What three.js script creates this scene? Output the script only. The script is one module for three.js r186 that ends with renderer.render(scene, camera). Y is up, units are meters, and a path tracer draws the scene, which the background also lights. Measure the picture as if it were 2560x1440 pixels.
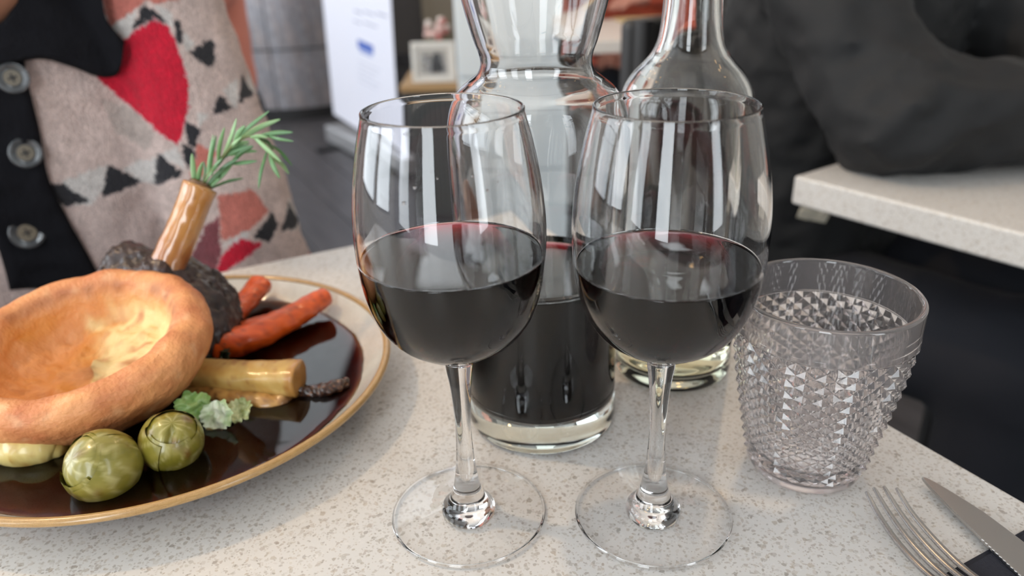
import * as THREE from 'three';
import { mergeGeometries, mergeVertices } from 'three/addons/utils/BufferGeometryUtils.js';
import { RoundedBoxGeometry } from 'three/addons/geometries/RoundedBoxGeometry.js';
import { RectAreaLightUniformsLib } from 'three/addons/lights/RectAreaLightUniformsLib.js';
import { createNoise3D } from 'simplex-noise';

// ------------------------------------------------------------------ camera, sky, light, exposure
RectAreaLightUniformsLib.init();
const scene = new THREE.Scene();
const renderer = new THREE.WebGLRenderer({ antialias: true });
renderer.toneMapping = THREE.LinearToneMapping;
renderer.toneMappingExposure = 0.37;
renderer.shadowMap.enabled = true;
renderer.shadowMap.type = THREE.PCFSoftShadowMap;

const T = 0.74;                                   // height of the table top above the floor; heights below are measured from it
const F = 1947.94, PITCH = 0.428345, ROLL = -0.031769, EYE = new THREE.Vector3(0, T + 0.25514, 0);
const camera = new THREE.PerspectiveCamera(2 * Math.atan(720 / F) * 180 / Math.PI, 2560 / 1440, 0.02, 60);
const FW = new THREE.Vector3(0, -Math.sin(PITCH), -Math.cos(PITCH));
const UP0 = new THREE.Vector3(0, Math.cos(PITCH), -Math.sin(PITCH)), RT0 = new THREE.Vector3(1, 0, 0);
const RT = RT0.clone().multiplyScalar(Math.cos(ROLL)).addScaledVector(UP0, Math.sin(ROLL));
const UPV = RT0.clone().multiplyScalar(-Math.sin(ROLL)).addScaledVector(UP0, Math.cos(ROLL));
camera.position.copy(EYE);
camera.quaternion.setFromRotationMatrix(new THREE.Matrix4().makeBasis(RT, UPV, FW.clone().negate()));
camera.focus = 0.335;
camera.userData.fStop = 6.8;
scene.background = new THREE.Color().setRGB(2.6, 2.9, 3.3);     // overcast sky

const DAY = new THREE.Color().setRGB(0.88, 0.95, 1.0), WARM = new THREE.Color().setRGB(1.0, 0.70, 0.40);
const ROOM = { x0: -3.2, x1: 3.4, z0: -7.4, z1: 1.5, top: 2.95 };
// windows: wall, centre along the wall, width, sill and head height above the floor, brightness of the daylight in it
const WINDOWS = [
  { wall: 'front', c: -0.62, w: 0.62, y0: 0.45, y1: 2.75, l: 30 },
  { wall: 'front', c: -2.2, w: 1.1, y0: 0.45, y1: 2.75, l: 14 },
  { wall: 'front', c: 1.75, w: 0.8, y0: 0.45, y1: 2.75, l: 18 },
  { wall: 'left', c: -1.5, w: 2.2, y0: 0.5, y1: 2.75, l: 12 },
  { wall: 'left', c: 0.45, w: 1.2, y0: 0.5, y1: 2.75, l: 22 },
  { wall: 'left', c: -4.4, w: 1.5, y0: 0.75, y1: 2.75, l: 12 },
  { wall: 'back', c: -0.35, w: 0.75, y0: 1.25, y1: 2.75, l: 8 },
  { wall: 'back', c: 0.95, w: 0.75, y0: 1.25, y1: 2.75, l: 8 },
];
for (const w of WINDOWS) {                          // daylight in each opening, lying just outside its pane
  const h = w.y1 - w.y0, a = new THREE.RectAreaLight(DAY, w.l, w.w, h), y = (w.y0 + w.y1) / 2;
  if (w.wall === 'front') { a.position.set(w.c, y, ROOM.z1 + 0.16); a.lookAt(w.c, y, 0 + ROOM.z1 - 1); }
  if (w.wall === 'back') { a.position.set(w.c, y, ROOM.z0 - 0.16); a.lookAt(w.c, y, ROOM.z0 + 1); }
  if (w.wall === 'left') { a.position.set(ROOM.x0 - 0.16, y, w.c); a.lookAt(ROOM.x0 + 1, y, w.c); }
  a.name = 'window_daylight'; scene.add(a);
}
const LAMPS = [[-0.95, 2.15, -0.62, 2.7, 'above the diner in the cardigan'], [-1.05, 2.15, -1.15, 0.6, 'behind the diner in the cardigan'], [-1.15, 2.15, -1.7, 0.6, 'above the guest in salmon'], [0.55, 2.15, -1.6, 0.6, 'between the next table and the far table'], [0.75, 2.15, -2.2, 0.6, 'above the far table'], [1.25, 2.15, -0.6, 0.15, 'above the next table']];

// ceiling light panels: x, z, width, length, brightness
const PANELS = [[-1.5, -3.8, 0.9, 2.5, 3.2], [-0.5, -5.35, 0.38, 1.1, 5], [0.28, -5.35, 0.38, 1.1, 5], [1.15, -5.1, 0.38, 1.1, 5]];
for (const [x, z, w, l, k] of PANELS) { const a = new THREE.RectAreaLight(DAY, k, w, l); a.position.set(x, ROOM.top - 0.055, z); a.lookAt(x, 0, z); a.name = 'panel_light'; scene.add(a); }

// ------------------------------------------------------------------ helpers
let seedState = 20240517;
const rnd = () => { seedState = (seedState + 0x6d2b79f5) | 0; let t = Math.imul(seedState ^ (seedState >>> 15), 1 | seedState); t = (t + Math.imul(t ^ (t >>> 7), 61 | t)) ^ t; return ((t ^ (t >>> 14)) >>> 0) / 4294967296; };
const rr = (a, b) => a + (b - a) * rnd();
const noise = createNoise3D(rnd);
const fbm = (x, y, z, o = 4) => { let s = 0, a = 0.5, f = 1; for (let i = 0; i < o; i++) { s += a * noise(x * f, y * f, z * f); a *= 0.5; f *= 2; } return s; };
const clamp = (x, a = 0, b = 1) => Math.min(b, Math.max(a, x)), lerp = (a, b, t) => a + (b - a) * t, sstep = (a, b, x) => { const t = clamp((x - a) / (b - a)); return t * t * (3 - 2 * t); };
const V = (x, y, z) => new THREE.Vector3(x, y, z);
const rayDir = (px, py) => FW.clone().addScaledVector(RT, (px - 1280) / F).addScaledVector(UPV, (720 - py) / F);
const onY = (px, py, y) => { const d = rayDir(px, py); return EYE.clone().addScaledVector(d, (T + y - EYE.y) / d.y); };            // y above the table top
const onZ = (px, py, z) => { const d = rayDir(px, py); return EYE.clone().addScaledVector(d, z / d.z); };
const onPlane = (px, py, p, n) => { const d = rayDir(px, py); return EYE.clone().addScaledVector(d, p.clone().sub(EYE).dot(n) / d.dot(n)); };
const used = {};
const numbered = (n) => { used[n] = (used[n] ?? -1) + 1; return used[n] ? n + '_' + String(used[n]).padStart(3, '0') : n; };
function tag(o, label, category, group, kind) {
  if (label) o.userData.label = label;
  if (category) o.userData.category = category;
  if (group) o.userData.group = group;
  if (kind) o.userData.kind = kind;
  return o;
}
function thing(name, label, category, pos = [0, 0, 0], turn = 0, group) {
  const o = new THREE.Group(); o.name = numbered(name); o.position.set(...pos); o.rotation.y = turn; scene.add(o);
  return tag(o, label, category, group);
}
function part(name, geo, mat, parent, label) {
  const m = new THREE.Mesh(geo, mat); m.name = name; m.castShadow = m.receiveShadow = true; parent.add(m);
  if (label) m.userData.label = label;
  return m;
}
function single(name, geo, mat, label, category, group, pos) {
  const m = part(numbered(name), geo, mat, scene); if (pos) m.position.copy(pos);
  return tag(m, label, category, group);
}
function structure(name, geo, mat, label, parent = scene) { const m = part(name, geo, mat, parent, label); if (parent === scene) m.userData.kind = 'structure'; return m; }
const at = (g, x, y, z) => g.translate(x, y, z);
const box = (w, h, d, x = 0, y = 0, z = 0) => new THREE.BoxGeometry(w, h, d).translate(x, y, z);
const rbox = (w, h, d, r, x = 0, y = 0, z = 0) => new RoundedBoxGeometry(w, h, d, 3, r).translate(x, y, z);
const plainGeo = (g) => { const n = g.index ? g.toNonIndexed() : g.clone(); for (const k of Object.keys(n.attributes)) if (!['position', 'normal', 'uv'].includes(k)) n.deleteAttribute(k); return n; };
const join = (...gs) => mergeGeometries(gs.map(plainGeo));
function boxUV(g, s = 1) {                            // uv in metres, by the axis each face looks along
  const n = g.index ? g.toNonIndexed() : g, p = n.attributes.position, uv = new Float32Array(p.count * 2), a = V(), b = V(), c = V();
  for (let i = 0; i < p.count; i += 3) {
    a.fromBufferAttribute(p, i); b.fromBufferAttribute(p, i + 1); c.fromBufferAttribute(p, i + 2);
    const m = b.clone().sub(a).cross(c.clone().sub(a)), ax = Math.abs(m.x), ay = Math.abs(m.y), az = Math.abs(m.z);
    [a, b, c].forEach((q, k) => { const j = (i + k) * 2; if (ay >= ax && ay >= az) { uv[j] = q.x * s; uv[j + 1] = q.z * s; } else if (ax >= az) { uv[j] = q.z * s; uv[j + 1] = q.y * s; } else { uv[j] = q.x * s; uv[j + 1] = q.y * s; } });
  }
  n.setAttribute('uv', new THREE.BufferAttribute(uv, 2));
  return n;
}
function weld(g) { const n = g.clone(); for (const k of Object.keys(n.attributes)) if (k !== 'position') n.deleteAttribute(k); const w = mergeVertices(n, 1e-6); w.computeVertexNormals(); return w; }
function displace(g, fn) {                            // g welded; fn(p, n) gives the shift along the normal
  const p = g.attributes.position, n = g.attributes.normal, q = V(), m = V();
  for (let i = 0; i < p.count; i++) { q.fromBufferAttribute(p, i); m.fromBufferAttribute(n, i); q.addScaledVector(m, fn(q, m)); p.setXYZ(i, q.x, q.y, q.z); }
  g.computeVertexNormals(); return g;
}
function tint(g, fn) {                                // vertex colours, linear
  const p = g.attributes.position, n = g.attributes.normal, col = new Float32Array(p.count * 3), q = V(), m = V(), c = new THREE.Color();
  for (let i = 0; i < p.count; i++) { q.fromBufferAttribute(p, i); m.fromBufferAttribute(n, i); fn(q, m, c, i); col.set([c.r, c.g, c.b], i * 3); }
  g.setAttribute('color', new THREE.BufferAttribute(col, 3)); return g;
}
const spline2 = (pts, n) => new THREE.CatmullRomCurve3(pts.map(([r, y]) => V(r, y, 0)), false, 'centripetal').getPoints(n).map((q) => new THREE.Vector2(Math.max(0, q.x), q.y));
const lathe = (pts, seg = 96) => new THREE.LatheGeometry(pts.map((q) => (q.isVector2 ? q : new THREE.Vector2(q[0], q[1]))), seg);
function sweep(pts, size, { seg = 14, steps = 24, up = V(0, 1, 0), cap = 0.6, shape } = {}) {   // size(t) -> [half width, half height]
  const cv = new THREE.CatmullRomCurve3(pts), pos = [], uv = [], idx = [], rows = [], L = cv.getLength(), ncap = cap > 0 ? 4 : 0;
  const ring = (c, tan, w, h, v) => {
    const side = tan.clone().cross(up).normalize(), top = side.clone().cross(tan).normalize(), start = pos.length / 3;
    for (let k = 0; k <= seg; k++) {
      const a = k / seg * Math.PI * 2; let x = Math.cos(a), y = Math.sin(a);
      if (shape) [x, y] = shape(a, x, y);
      const q = c.clone().addScaledVector(side, x * w).addScaledVector(top, y * h); pos.push(q.x, q.y, q.z); uv.push(k / seg * (w + h) * 3.14, v);
    }
    rows.push(start);
  };
  const [w0, h0] = size(0), [w1, h1] = size(1), p0 = cv.getPoint(0), p1 = cv.getPoint(1), t0 = cv.getTangent(0), t1 = cv.getTangent(1);
  for (let k = 0; k < ncap; k++) { const a = k / ncap * Math.PI / 2, s = Math.max(0.02, Math.sin(a)); ring(p0.clone().addScaledVector(t0, -Math.cos(a) * Math.min(w0, h0) * cap), t0, w0 * s, h0 * s, 0); }
  if (!ncap) ring(p0, t0, w0 * 0.01, h0 * 0.01, 0);
  for (let i = 0; i <= steps; i++) { const t = i / steps, [w, h] = size(t); ring(cv.getPoint(t), cv.getTangent(t), w, h, t * L); }
  for (let k = ncap - 1; k >= 0; k--) { const a = k / ncap * Math.PI / 2, s = Math.max(0.02, Math.sin(a)); ring(p1.clone().addScaledVector(t1, Math.cos(a) * Math.min(w1, h1) * cap), t1, w1 * s, h1 * s, L); }
  if (!ncap) ring(p1, t1, w1 * 0.01, h1 * 0.01, L);
  for (let r = 0; r + 1 < rows.length; r++) for (let k = 0; k < seg; k++) { const a = rows[r] + k, b = rows[r + 1] + k; idx.push(a, a + 1, b, b, a + 1, b + 1); }
  const g = new THREE.BufferGeometry(); g.setAttribute('position', new THREE.Float32BufferAttribute(pos, 3)); g.setAttribute('uv', new THREE.Float32BufferAttribute(uv, 2)); g.setIndex(idx);
  g.computeVertexNormals();
  const nm = g.attributes.normal;                      // close the seam of the ring
  for (const s of rows) { const n = V().fromBufferAttribute(nm, s).add(V().fromBufferAttribute(nm, s + seg)).normalize(); nm.setXYZ(s, n.x, n.y, n.z); nm.setXYZ(s + seg, n.x, n.y, n.z); }
  return g;
}
// a field of distances -> one smooth closed surface (surface nets)
function meshField(f, lo, hi, cell) {
  const n = [0, 1, 2].map((k) => Math.ceil((hi.getComponent(k) - lo.getComponent(k)) / cell) + 1), [nx, ny, nz] = n, val = new Float32Array(nx * ny * nz), id = (x, y, z) => x + nx * (y + ny * z);
  for (let z = 0; z < nz; z++) for (let y = 0; y < ny; y++) for (let x = 0; x < nx; x++) val[id(x, y, z)] = f(lo.x + x * cell, lo.y + y * cell, lo.z + z * cell);
  const vert = new Int32Array(val.length).fill(-1), pos = [], idx = [], co = [];
  for (let k = 0; k < 8; k++) co.push([k & 1, (k >> 1) & 1, (k >> 2) & 1]);
  const edges = [[0, 1], [2, 3], [4, 5], [6, 7], [0, 2], [1, 3], [4, 6], [5, 7], [0, 4], [1, 5], [2, 6], [3, 7]];
  for (let z = 0; z < nz - 1; z++) for (let y = 0; y < ny - 1; y++) for (let x = 0; x < nx - 1; x++) {
    const v = co.map(([a, b, c]) => val[id(x + a, y + b, z + c)]); let m = 0; v.forEach((q) => { if (q < 0) m++; });
    if (m === 0 || m === 8) continue;
    let sx = 0, sy = 0, sz = 0, c = 0;
    for (const [a, b] of edges) if ((v[a] < 0) !== (v[b] < 0)) { const t = v[a] / (v[a] - v[b]); sx += lerp(co[a][0], co[b][0], t); sy += lerp(co[a][1], co[b][1], t); sz += lerp(co[a][2], co[b][2], t); c++; }
    vert[id(x, y, z)] = pos.length / 3; pos.push(lo.x + (x + sx / c) * cell, lo.y + (y + sy / c) * cell, lo.z + (z + sz / c) * cell);
  }
  const quad = (a, b, c, d, flip) => { if (a < 0 || b < 0 || c < 0 || d < 0) return; if (flip) idx.push(a, c, b, a, d, c); else idx.push(a, b, c, a, c, d); };
  for (let z = 1; z < nz - 1; z++) for (let y = 1; y < ny - 1; y++) for (let x = 1; x < nx - 1; x++) {
    const s = val[id(x, y, z)] < 0;
    if (s !== val[id(x + 1, y, z)] < 0) quad(vert[id(x, y - 1, z - 1)], vert[id(x, y, z - 1)], vert[id(x, y, z)], vert[id(x, y - 1, z)], !s);
    if (s !== val[id(x, y + 1, z)] < 0) quad(vert[id(x - 1, y, z - 1)], vert[id(x - 1, y, z)], vert[id(x, y, z)], vert[id(x, y, z - 1)], !s);
    if (s !== val[id(x, y, z + 1)] < 0) quad(vert[id(x - 1, y - 1, z)], vert[id(x, y - 1, z)], vert[id(x, y, z)], vert[id(x - 1, y, z)], !s);
  }
  const g = new THREE.BufferGeometry(); g.setAttribute('position', new THREE.Float32BufferAttribute(pos, 3)); g.setIndex(idx); g.computeVertexNormals();
  return g;
}
const smin = (a, b, k) => { const h = clamp(0.5 + 0.5 * (b - a) / k); return lerp(b, a, h) - k * h * (1 - h); };
function bone(ax, ay, az, ra, bx, by, bz, rb) {        // tapered capsule
  const dx = bx - ax, dy = by - ay, dz = bz - az, l2 = dx * dx + dy * dy + dz * dz || 1e-9;
  return (x, y, z) => { const t = clamp(((x - ax) * dx + (y - ay) * dy + (z - az) * dz) / l2), ex = x - ax - dx * t, ey = y - ay - dy * t, ez = z - az - dz * t; return Math.sqrt(ex * ex + ey * ey + ez * ez) - lerp(ra, rb, t); };
}
const limb = (a, ra, b, rb) => bone(a.x, a.y, a.z, ra, b.x, b.y, b.z, rb);
const blend = (k, ...fs) => (x, y, z) => { let d = fs[0](x, y, z); for (let i = 1; i < fs.length; i++) d = smin(d, fs[i](x, y, z), k); return d; };
function fieldBox(fs, pts, pad) { const b = new THREE.Box3().setFromPoints(pts).expandByScalar(pad); return [b.min, b.max]; }

// textures
const TEX = {};
function dataTex(n, fn, srgb = true) {                 // fn(u, v) -> [r, g, b] 0..255
  const d = new Uint8Array(n * n * 4);
  for (let y = 0; y < n; y++) for (let x = 0; x < n; x++) { const c = fn(x / n, y / n); d.set([clamp(c[0], 0, 255), clamp(c[1], 0, 255), clamp(c[2], 0, 255), 255], (y * n + x) * 4); }
  const t = new THREE.DataTexture(d, n, n); t.wrapS = t.wrapT = THREE.RepeatWrapping; t.magFilter = THREE.LinearFilter; if (srgb) t.colorSpace = THREE.SRGBColorSpace; t.needsUpdate = true; return t;
}
const loopNoise = (u, v, f, o, seed) => {              // noise that repeats over 0..1
  const a = u * 2 * Math.PI, b = v * 2 * Math.PI, r = f / (2 * Math.PI); let s = 0, amp = 0.5, k = 1;
  for (let i = 0; i < o; i++) { s += amp * (noise(Math.cos(a) * r * k + seed, Math.sin(a) * r * k, Math.cos(b) * r * k + 7 * seed) + noise(Math.sin(b) * r * k - seed, Math.cos(a) * r * k + 3, Math.sin(a) * r * k)) * 0.6; amp *= 0.5; k *= 2; }
  return s;
};
const rep = (t, x, y) => { const c = t.clone(); c.repeat.set(x, y); c.needsUpdate = true; return c; };
function canvasTex(w, h, draw) { const c = document.createElement('canvas'); c.width = w; c.height = h; draw(c.getContext('2d'), w, h); const t = new THREE.CanvasTexture(c); t.colorSpace = THREE.SRGBColorSpace; t.magFilter = THREE.LinearFilter; t.wrapS = t.wrapT = THREE.RepeatWrapping; return t; }
const std = (c, roughness, o = {}) => new THREE.MeshStandardMaterial({ color: Array.isArray(c) ? new THREE.Color().setRGB(...c) : c, roughness, ...o });
const phys = (c, roughness, o = {}) => new THREE.MeshPhysicalMaterial({ color: Array.isArray(c) ? new THREE.Color().setRGB(...c) : c, roughness, ...o });

// quartz composite: pale resin with flakes of beige and grey stone, tile of 0.32 m
const quartz = (base, chips, n) => canvasTex(2048, 2048, (g, w) => {
  g.fillStyle = base; g.fillRect(0, 0, w, w);
  for (let i = 0; i < n; i++) {
    const x = rnd() * w, y = rnd() * w, big = rnd() ** 4, r = 1.8 + 7 * big + 2.6 * rnd(), st = 0.45 + rnd() * 0.5, a = rnd() * 6.3, k = 5 + Math.floor(rnd() * 3), [cr, cg, cb] = chips[Math.floor(rnd() * chips.length)], j = rr(-12, 12);
    g.fillStyle = `rgba(${cr + j},${cg + j},${cb + j},${rr(0.2, 0.62)})`;
    const pts = []; for (let q = 0; q < k; q++) { const b = a + q / k * 6.28 + rr(-0.3, 0.3), e = r * rr(0.7, 1.2), px = Math.cos(b) * e, py = Math.sin(b) * e * st; pts.push([px * Math.cos(a) - py * Math.sin(a), px * Math.sin(a) + py * Math.cos(a)]); }
    for (const ox of [0, x < 16 ? w : x > w - 16 ? -w : null]) for (const oy of [0, y < 16 ? w : y > w - 16 ? -w : null]) { if (ox === null || oy === null) continue; g.beginPath(); pts.forEach(([px, py], q) => (q ? g.lineTo(x + ox + px, y + oy + py) : g.moveTo(x + ox + px, y + oy + py))); g.fill(); }
  }
});
const quartzTex = quartz('#cfcbc6', [[174, 163, 152], [160, 150, 140], [184, 174, 163], [148, 140, 132], [170, 160, 150], [140, 130, 119], [210, 206, 200], [166, 152, 136]], 40000);
const quartzMap = rep(quartzTex, 1 / 0.32, 1 / 0.32);
const M = {};
M.quartz = phys('#ffffff', 0.34, { map: quartzMap, specularIntensity: 0.9 });
const softNoise = dataTex(512, (u, v) => { const k = 128 + 110 * loopNoise(u, v, 10, 5, 3.1); return [k, k, k]; }, false);
const fineNoise = dataTex(512, (u, v) => { const k = 128 + 120 * loopNoise(u, v, 60, 3, 9.7); return [k, k, k]; }, false);
M.black = std([0.012, 0.012, 0.014], 0.55);
M.blackMetal = std([0.012, 0.012, 0.013], 0.55, { metalness: 0.3 });
M.steel = std([0.58, 0.57, 0.56], 0.24, { metalness: 1, roughnessMap: null });
M.glass = phys('#ffffff', 0, { transmission: 1, ior: 1.5, thickness: 0.002 });
M.glassThick = phys('#ffffff', 0, { transmission: 1, ior: 1.52, thickness: 0.006, attenuationColor: new THREE.Color().setRGB(0.90, 0.95, 0.92), attenuationDistance: 0.06 });
M.glassGreen = phys('#ffffff', 0, { transmission: 1, ior: 1.52, thickness: 0.006, attenuationColor: new THREE.Color().setRGB(0.88, 0.92, 0.76), attenuationDistance: 0.05 });
M.redWine = phys('#ffffff', 0, { transmission: 1, ior: 1.345, thickness: 0.05, attenuationColor: new THREE.Color().setRGB(0.44, 0.012, 0.030), attenuationDistance: 0.008 });
M.whiteWine = phys('#ffffff', 0, { transmission: 1, ior: 1.345, thickness: 0.03, attenuationColor: new THREE.Color().setRGB(0.92, 0.91, 0.70), attenuationDistance: 0.06 });
// wall that holds wine: thin, because wine and glass bend light almost alike; half of the gleam is the wall's, half the wine's behind it
M.wetWall = phys('#ffffff', 0, { transmission: 1, thickness: 0, ior: 1.5, specularIntensity: 0.5 });

// ------------------------------------------------------------------ the room
const plaster = dataTex(512, (u, v) => { const k = 232 + 14 * loopNoise(u, v, 8, 5, 2.2); return [k, k * 0.99, k * 0.965]; });
M.wall = std('#ffffff', 0.9, { map: rep(plaster, 0.5, 0.5), bumpMap: rep(softNoise, 2, 2), bumpScale: 0.0006 });
M.wallDark = std([0.10, 0.085, 0.078], 0.8, { bumpMap: rep(softNoise, 2, 2), bumpScale: 0.0008 });
M.ceiling = std([0.82, 0.82, 0.82], 0.95);
M.frame = std([0.05, 0.05, 0.055], 0.45);
M.pane = phys('#ffffff', 0.0, { transmission: 1, thickness: 0, ior: 1.5 });
const W = ROOM.x1 - ROOM.x0, D = ROOM.z1 - ROOM.z0, XC = (ROOM.x0 + ROOM.x1) / 2, ZC = (ROOM.z0 + ROOM.z1) / 2, TH = 0.14;
function wallWithHoles(len, holes) {                   // a wall in the xy plane, its length along x from 0, with openings
  const s = new THREE.Shape([[0, 0], [len, 0], [len, ROOM.top], [0, ROOM.top]].map(([x, y]) => new THREE.Vector2(x, y)));
  for (const [c, w, y0, y1] of holes) s.holes.push(new THREE.Path([[c - w / 2, y0], [c - w / 2, y1], [c + w / 2, y1], [c + w / 2, y0]].map(([x, y]) => new THREE.Vector2(x, y))));
  return new THREE.ExtrudeGeometry(s, { depth: TH, bevelEnabled: false });
}
const holes = (wall, o) => WINDOWS.filter((w) => w.wall === wall).map((w) => [w.c - o, w.w, w.y0, w.y1]);
structure('wall_front', boxUV(wallWithHoles(W, holes('front', ROOM.x0)).translate(ROOM.x0, 0, ROOM.z1)), M.wallDark, 'dark painted wall with tall street windows');
structure('wall_back', boxUV(wallWithHoles(W, holes('back', ROOM.x0)).translate(ROOM.x0, 0, ROOM.z0 - TH)), M.wallDark, 'dark painted wall at the far end');
structure('wall_left', boxUV(wallWithHoles(D, holes('left', ROOM.z0)).rotateY(-Math.PI / 2).translate(ROOM.x0, 0, ROOM.z0)), M.wall, 'plastered wall with street windows');
structure('wall_right', boxUV(box(TH, ROOM.top, D, ROOM.x1 + TH / 2, ROOM.top / 2, ZC)), M.wall, 'plastered wall');
structure('ceiling', boxUV(box(W + 2 * TH, 0.12, D + 2 * TH, XC, ROOM.top + 0.06, ZC)), M.ceiling, 'off-white ceiling');
WINDOWS.forEach((w, i) => {
  const g = new THREE.Group(); g.name = 'window_' + (i + 1); g.userData = { kind: 'structure', label: 'tall window with a dark frame' }; scene.add(g);
  const h = w.y1 - w.y0, y = (w.y0 + w.y1) / 2, b = 0.045;
  if (w.wall === 'front') g.position.set(w.c, y, ROOM.z1 + 0.07); if (w.wall === 'back') g.position.set(w.c, y, ROOM.z0 - 0.07);
  if (w.wall === 'left') { g.position.set(ROOM.x0 - 0.07, y, w.c); g.rotation.y = Math.PI / 2; }
  part('window_frame', join(box(b, h, 0.06, -w.w / 2 + b / 2), box(b, h, 0.06, w.w / 2 - b / 2), box(w.w - 2 * b, b, 0.06, 0, h / 2 - b / 2), box(w.w - 2 * b, b, 0.06, 0, -h / 2 + b / 2), box(w.w - 2 * b, 0.035, 0.05, 0, h * 0.22)), M.frame, g);
  part('pane', box(w.w - 2 * b, h * 0.72 - b - 0.0175, 0.004, 0, -h / 2 + b + (h * 0.72 - b - 0.0175) / 2), M.pane, g);
  part('pane', box(w.w - 2 * b, h * 0.28 - b - 0.0175, 0.004, 0, h / 2 - b - (h * 0.28 - b - 0.0175) / 2), M.pane, g);
});
// floor of dark boards, laid one by one where the camera can see them
const boardTex = (a) => dataTex(256, (u, v) => { const k = 66 + 16 * loopNoise(u * 1, v, 5, 3, a) + 10 * noise(u * 60, v * 2, a); return [k, k * 0.955, k * 0.985]; });
const boardMats = [1.3, 4.7, 8.9].map((a) => std('#ffffff', 0.42, { map: rep(boardTex(a), 4, 0.8) }));
const floor = structure('floor', boxUV(box(W + 2 * TH, 0.1, D + 2 * TH, XC, -0.062, ZC)), std([0.035, 0.032, 0.033], 0.6), 'dark grey boarded floor');
{ const bw = 0.19, bl = 1.35, g = boxUV(new RoundedBoxGeometry(bw - 0.004, 0.014, bl - 0.004, 1, 0.002), 1);
  const dir = V(0.4617, 0, 0.887), side = V(0.887, 0, -0.4617); let n = 0;
  for (let i = -14; i < 17; i++) for (let j = -5; j < 2; j++) {
    const c = V(-0.6, 0, -2.6).addScaledVector(side, i * bw).addScaledVector(dir, (j + 0.37 * (((i % 3) + 3) % 3)) * bl + bl);
    if (c.x < -2.4 || c.x > 2.3 || c.z < -6.7 || c.z > 0.6) continue;
    const m = part(n ? 'plank_' + String(n).padStart(3, '0') : 'plank', g, boardMats[(i * 7 + j * 5 + 70) % 3], floor); n++;
    m.position.set(c.x, -0.007 + ((i * 13 + j * 7) % 3) * 0.0004, c.z); m.rotation.y = 0.48;
  } }

// ------------------------------------------------------------------ pendant lamps (the room's warm light), hanging above the frame
M.bulb = std([0.9, 0.75, 0.5], 0.4, { emissive: new THREE.Color().setRGB(1.0, 0.62, 0.28), emissiveIntensity: 14 });
M.brass = std([0.55, 0.36, 0.13], 0.3, { metalness: 1 });
LAMPS.forEach(([x, y, z, k, where], i) => {
  const g = thing('pendant_lamp', 'bare filament bulb hanging on a black cord ' + where, 'lamp', [x, y, z], 0, 'pendant lamps over the tables');
  part('bulb', lathe(spline2([[0, -0.075], [0.02, -0.071], [0.035, -0.05], [0.034, -0.025], [0.018, 0.0], [0.013, 0.012], [0, 0.013]], 30), 24), M.bulb, g);
  part('lamp_holder', lathe([[0, 0.012], [0.017, 0.012], [0.019, 0.03], [0.016, 0.06], [0.004, 0.07], [0, 0.07]], 20), M.brass, g);
  part('cord', new THREE.CylinderGeometry(0.003, 0.003, ROOM.top - y - 0.07, 8).translate(0, (ROOM.top - y + 0.07) / 2, 0), M.black, g);
  const l = new THREE.PointLight(WARM, k * 2.2); l.position.set(0, -0.04, 0); l.castShadow = true; l.shadow.radius = 1.7; l.name = 'bulb_light'; g.add(l);
});

M.diffuser = std([0.8, 0.8, 0.8], 0.6, { emissive: new THREE.Color().setRGB(0.88, 0.95, 1.0), emissiveIntensity: 2 });
PANELS.forEach(([x, z, w, l, k], i) => {
  const g = thing('ceiling_panel_light', (i ? 'narrow white light panel on the ceiling ' : 'large white light panel on the ceiling ') + ['behind the diner', 'over the pillar', 'over the rust red guest', 'over the pink guest'][i], 'light', [x, ROOM.top, z]);
  part('frame', join(box(0.03, 0.05, l + 0.06, -w / 2 - 0.015, -0.025), box(0.03, 0.05, l + 0.06, w / 2 + 0.015, -0.025), box(w, 0.05, 0.03, 0, -0.025, -l / 2 - 0.015), box(w, 0.05, 0.03, 0, -0.025, l / 2 + 0.015)), M.frame, g);
  part('diffuser', box(w, 0.02, l, 0, -0.03), M.diffuser, g);
});

// ------------------------------------------------------------------ tables
const CORNER = V(0.0084, T, -0.7443), E1 = V(0.4617, 0, 0.887), E2 = V(-0.887, 0, 0.4617), TURN = 0.48;
function diningTable(label, corner, turn, w, d, mat, group) {   // corner = far right corner of the top; d runs towards the viewer
  const g = thing('dining_table', label, 'table', [corner.x, 0, corner.z], turn, group);
  part('table_top', boxUV(rbox(w, 0.032, d, 0.003, -w / 2, T - 0.016, d / 2)), mat, g);
  part('pedestal', new THREE.CylinderGeometry(0.035, 0.035, T - 0.06, 24).translate(-w / 2, (T - 0.06) / 2 + 0.02, d / 2), M.blackMetal, g);
  part('base_plate', rbox(0.42, 0.02, 0.42, 0.004, -w / 2, 0.01, d / 2), M.blackMetal, g);
  part('top_bracket', rbox(0.3, 0.012, 0.3, 0.003, -w / 2, T - 0.038, d / 2), M.blackMetal, g);
  return g;
}
diningTable('speckled beige quartz dining table set with the plate of food and the wine glasses', CORNER, TURN, 1.05, 0.8, M.quartz);
const K2 = V(0.317, T, -0.834), U2 = V(0.5736, 0, 0.8192), V2 = V(0.8192, 0, -0.5736);
{ const g = diningTable('pale speckled stone table with the black-sleeved elbow leaning on it', K2.clone().addScaledVector(V2, 0.72), Math.atan2(U2.x, U2.z), 0.72, 0.8, M.quartz); }

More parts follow.
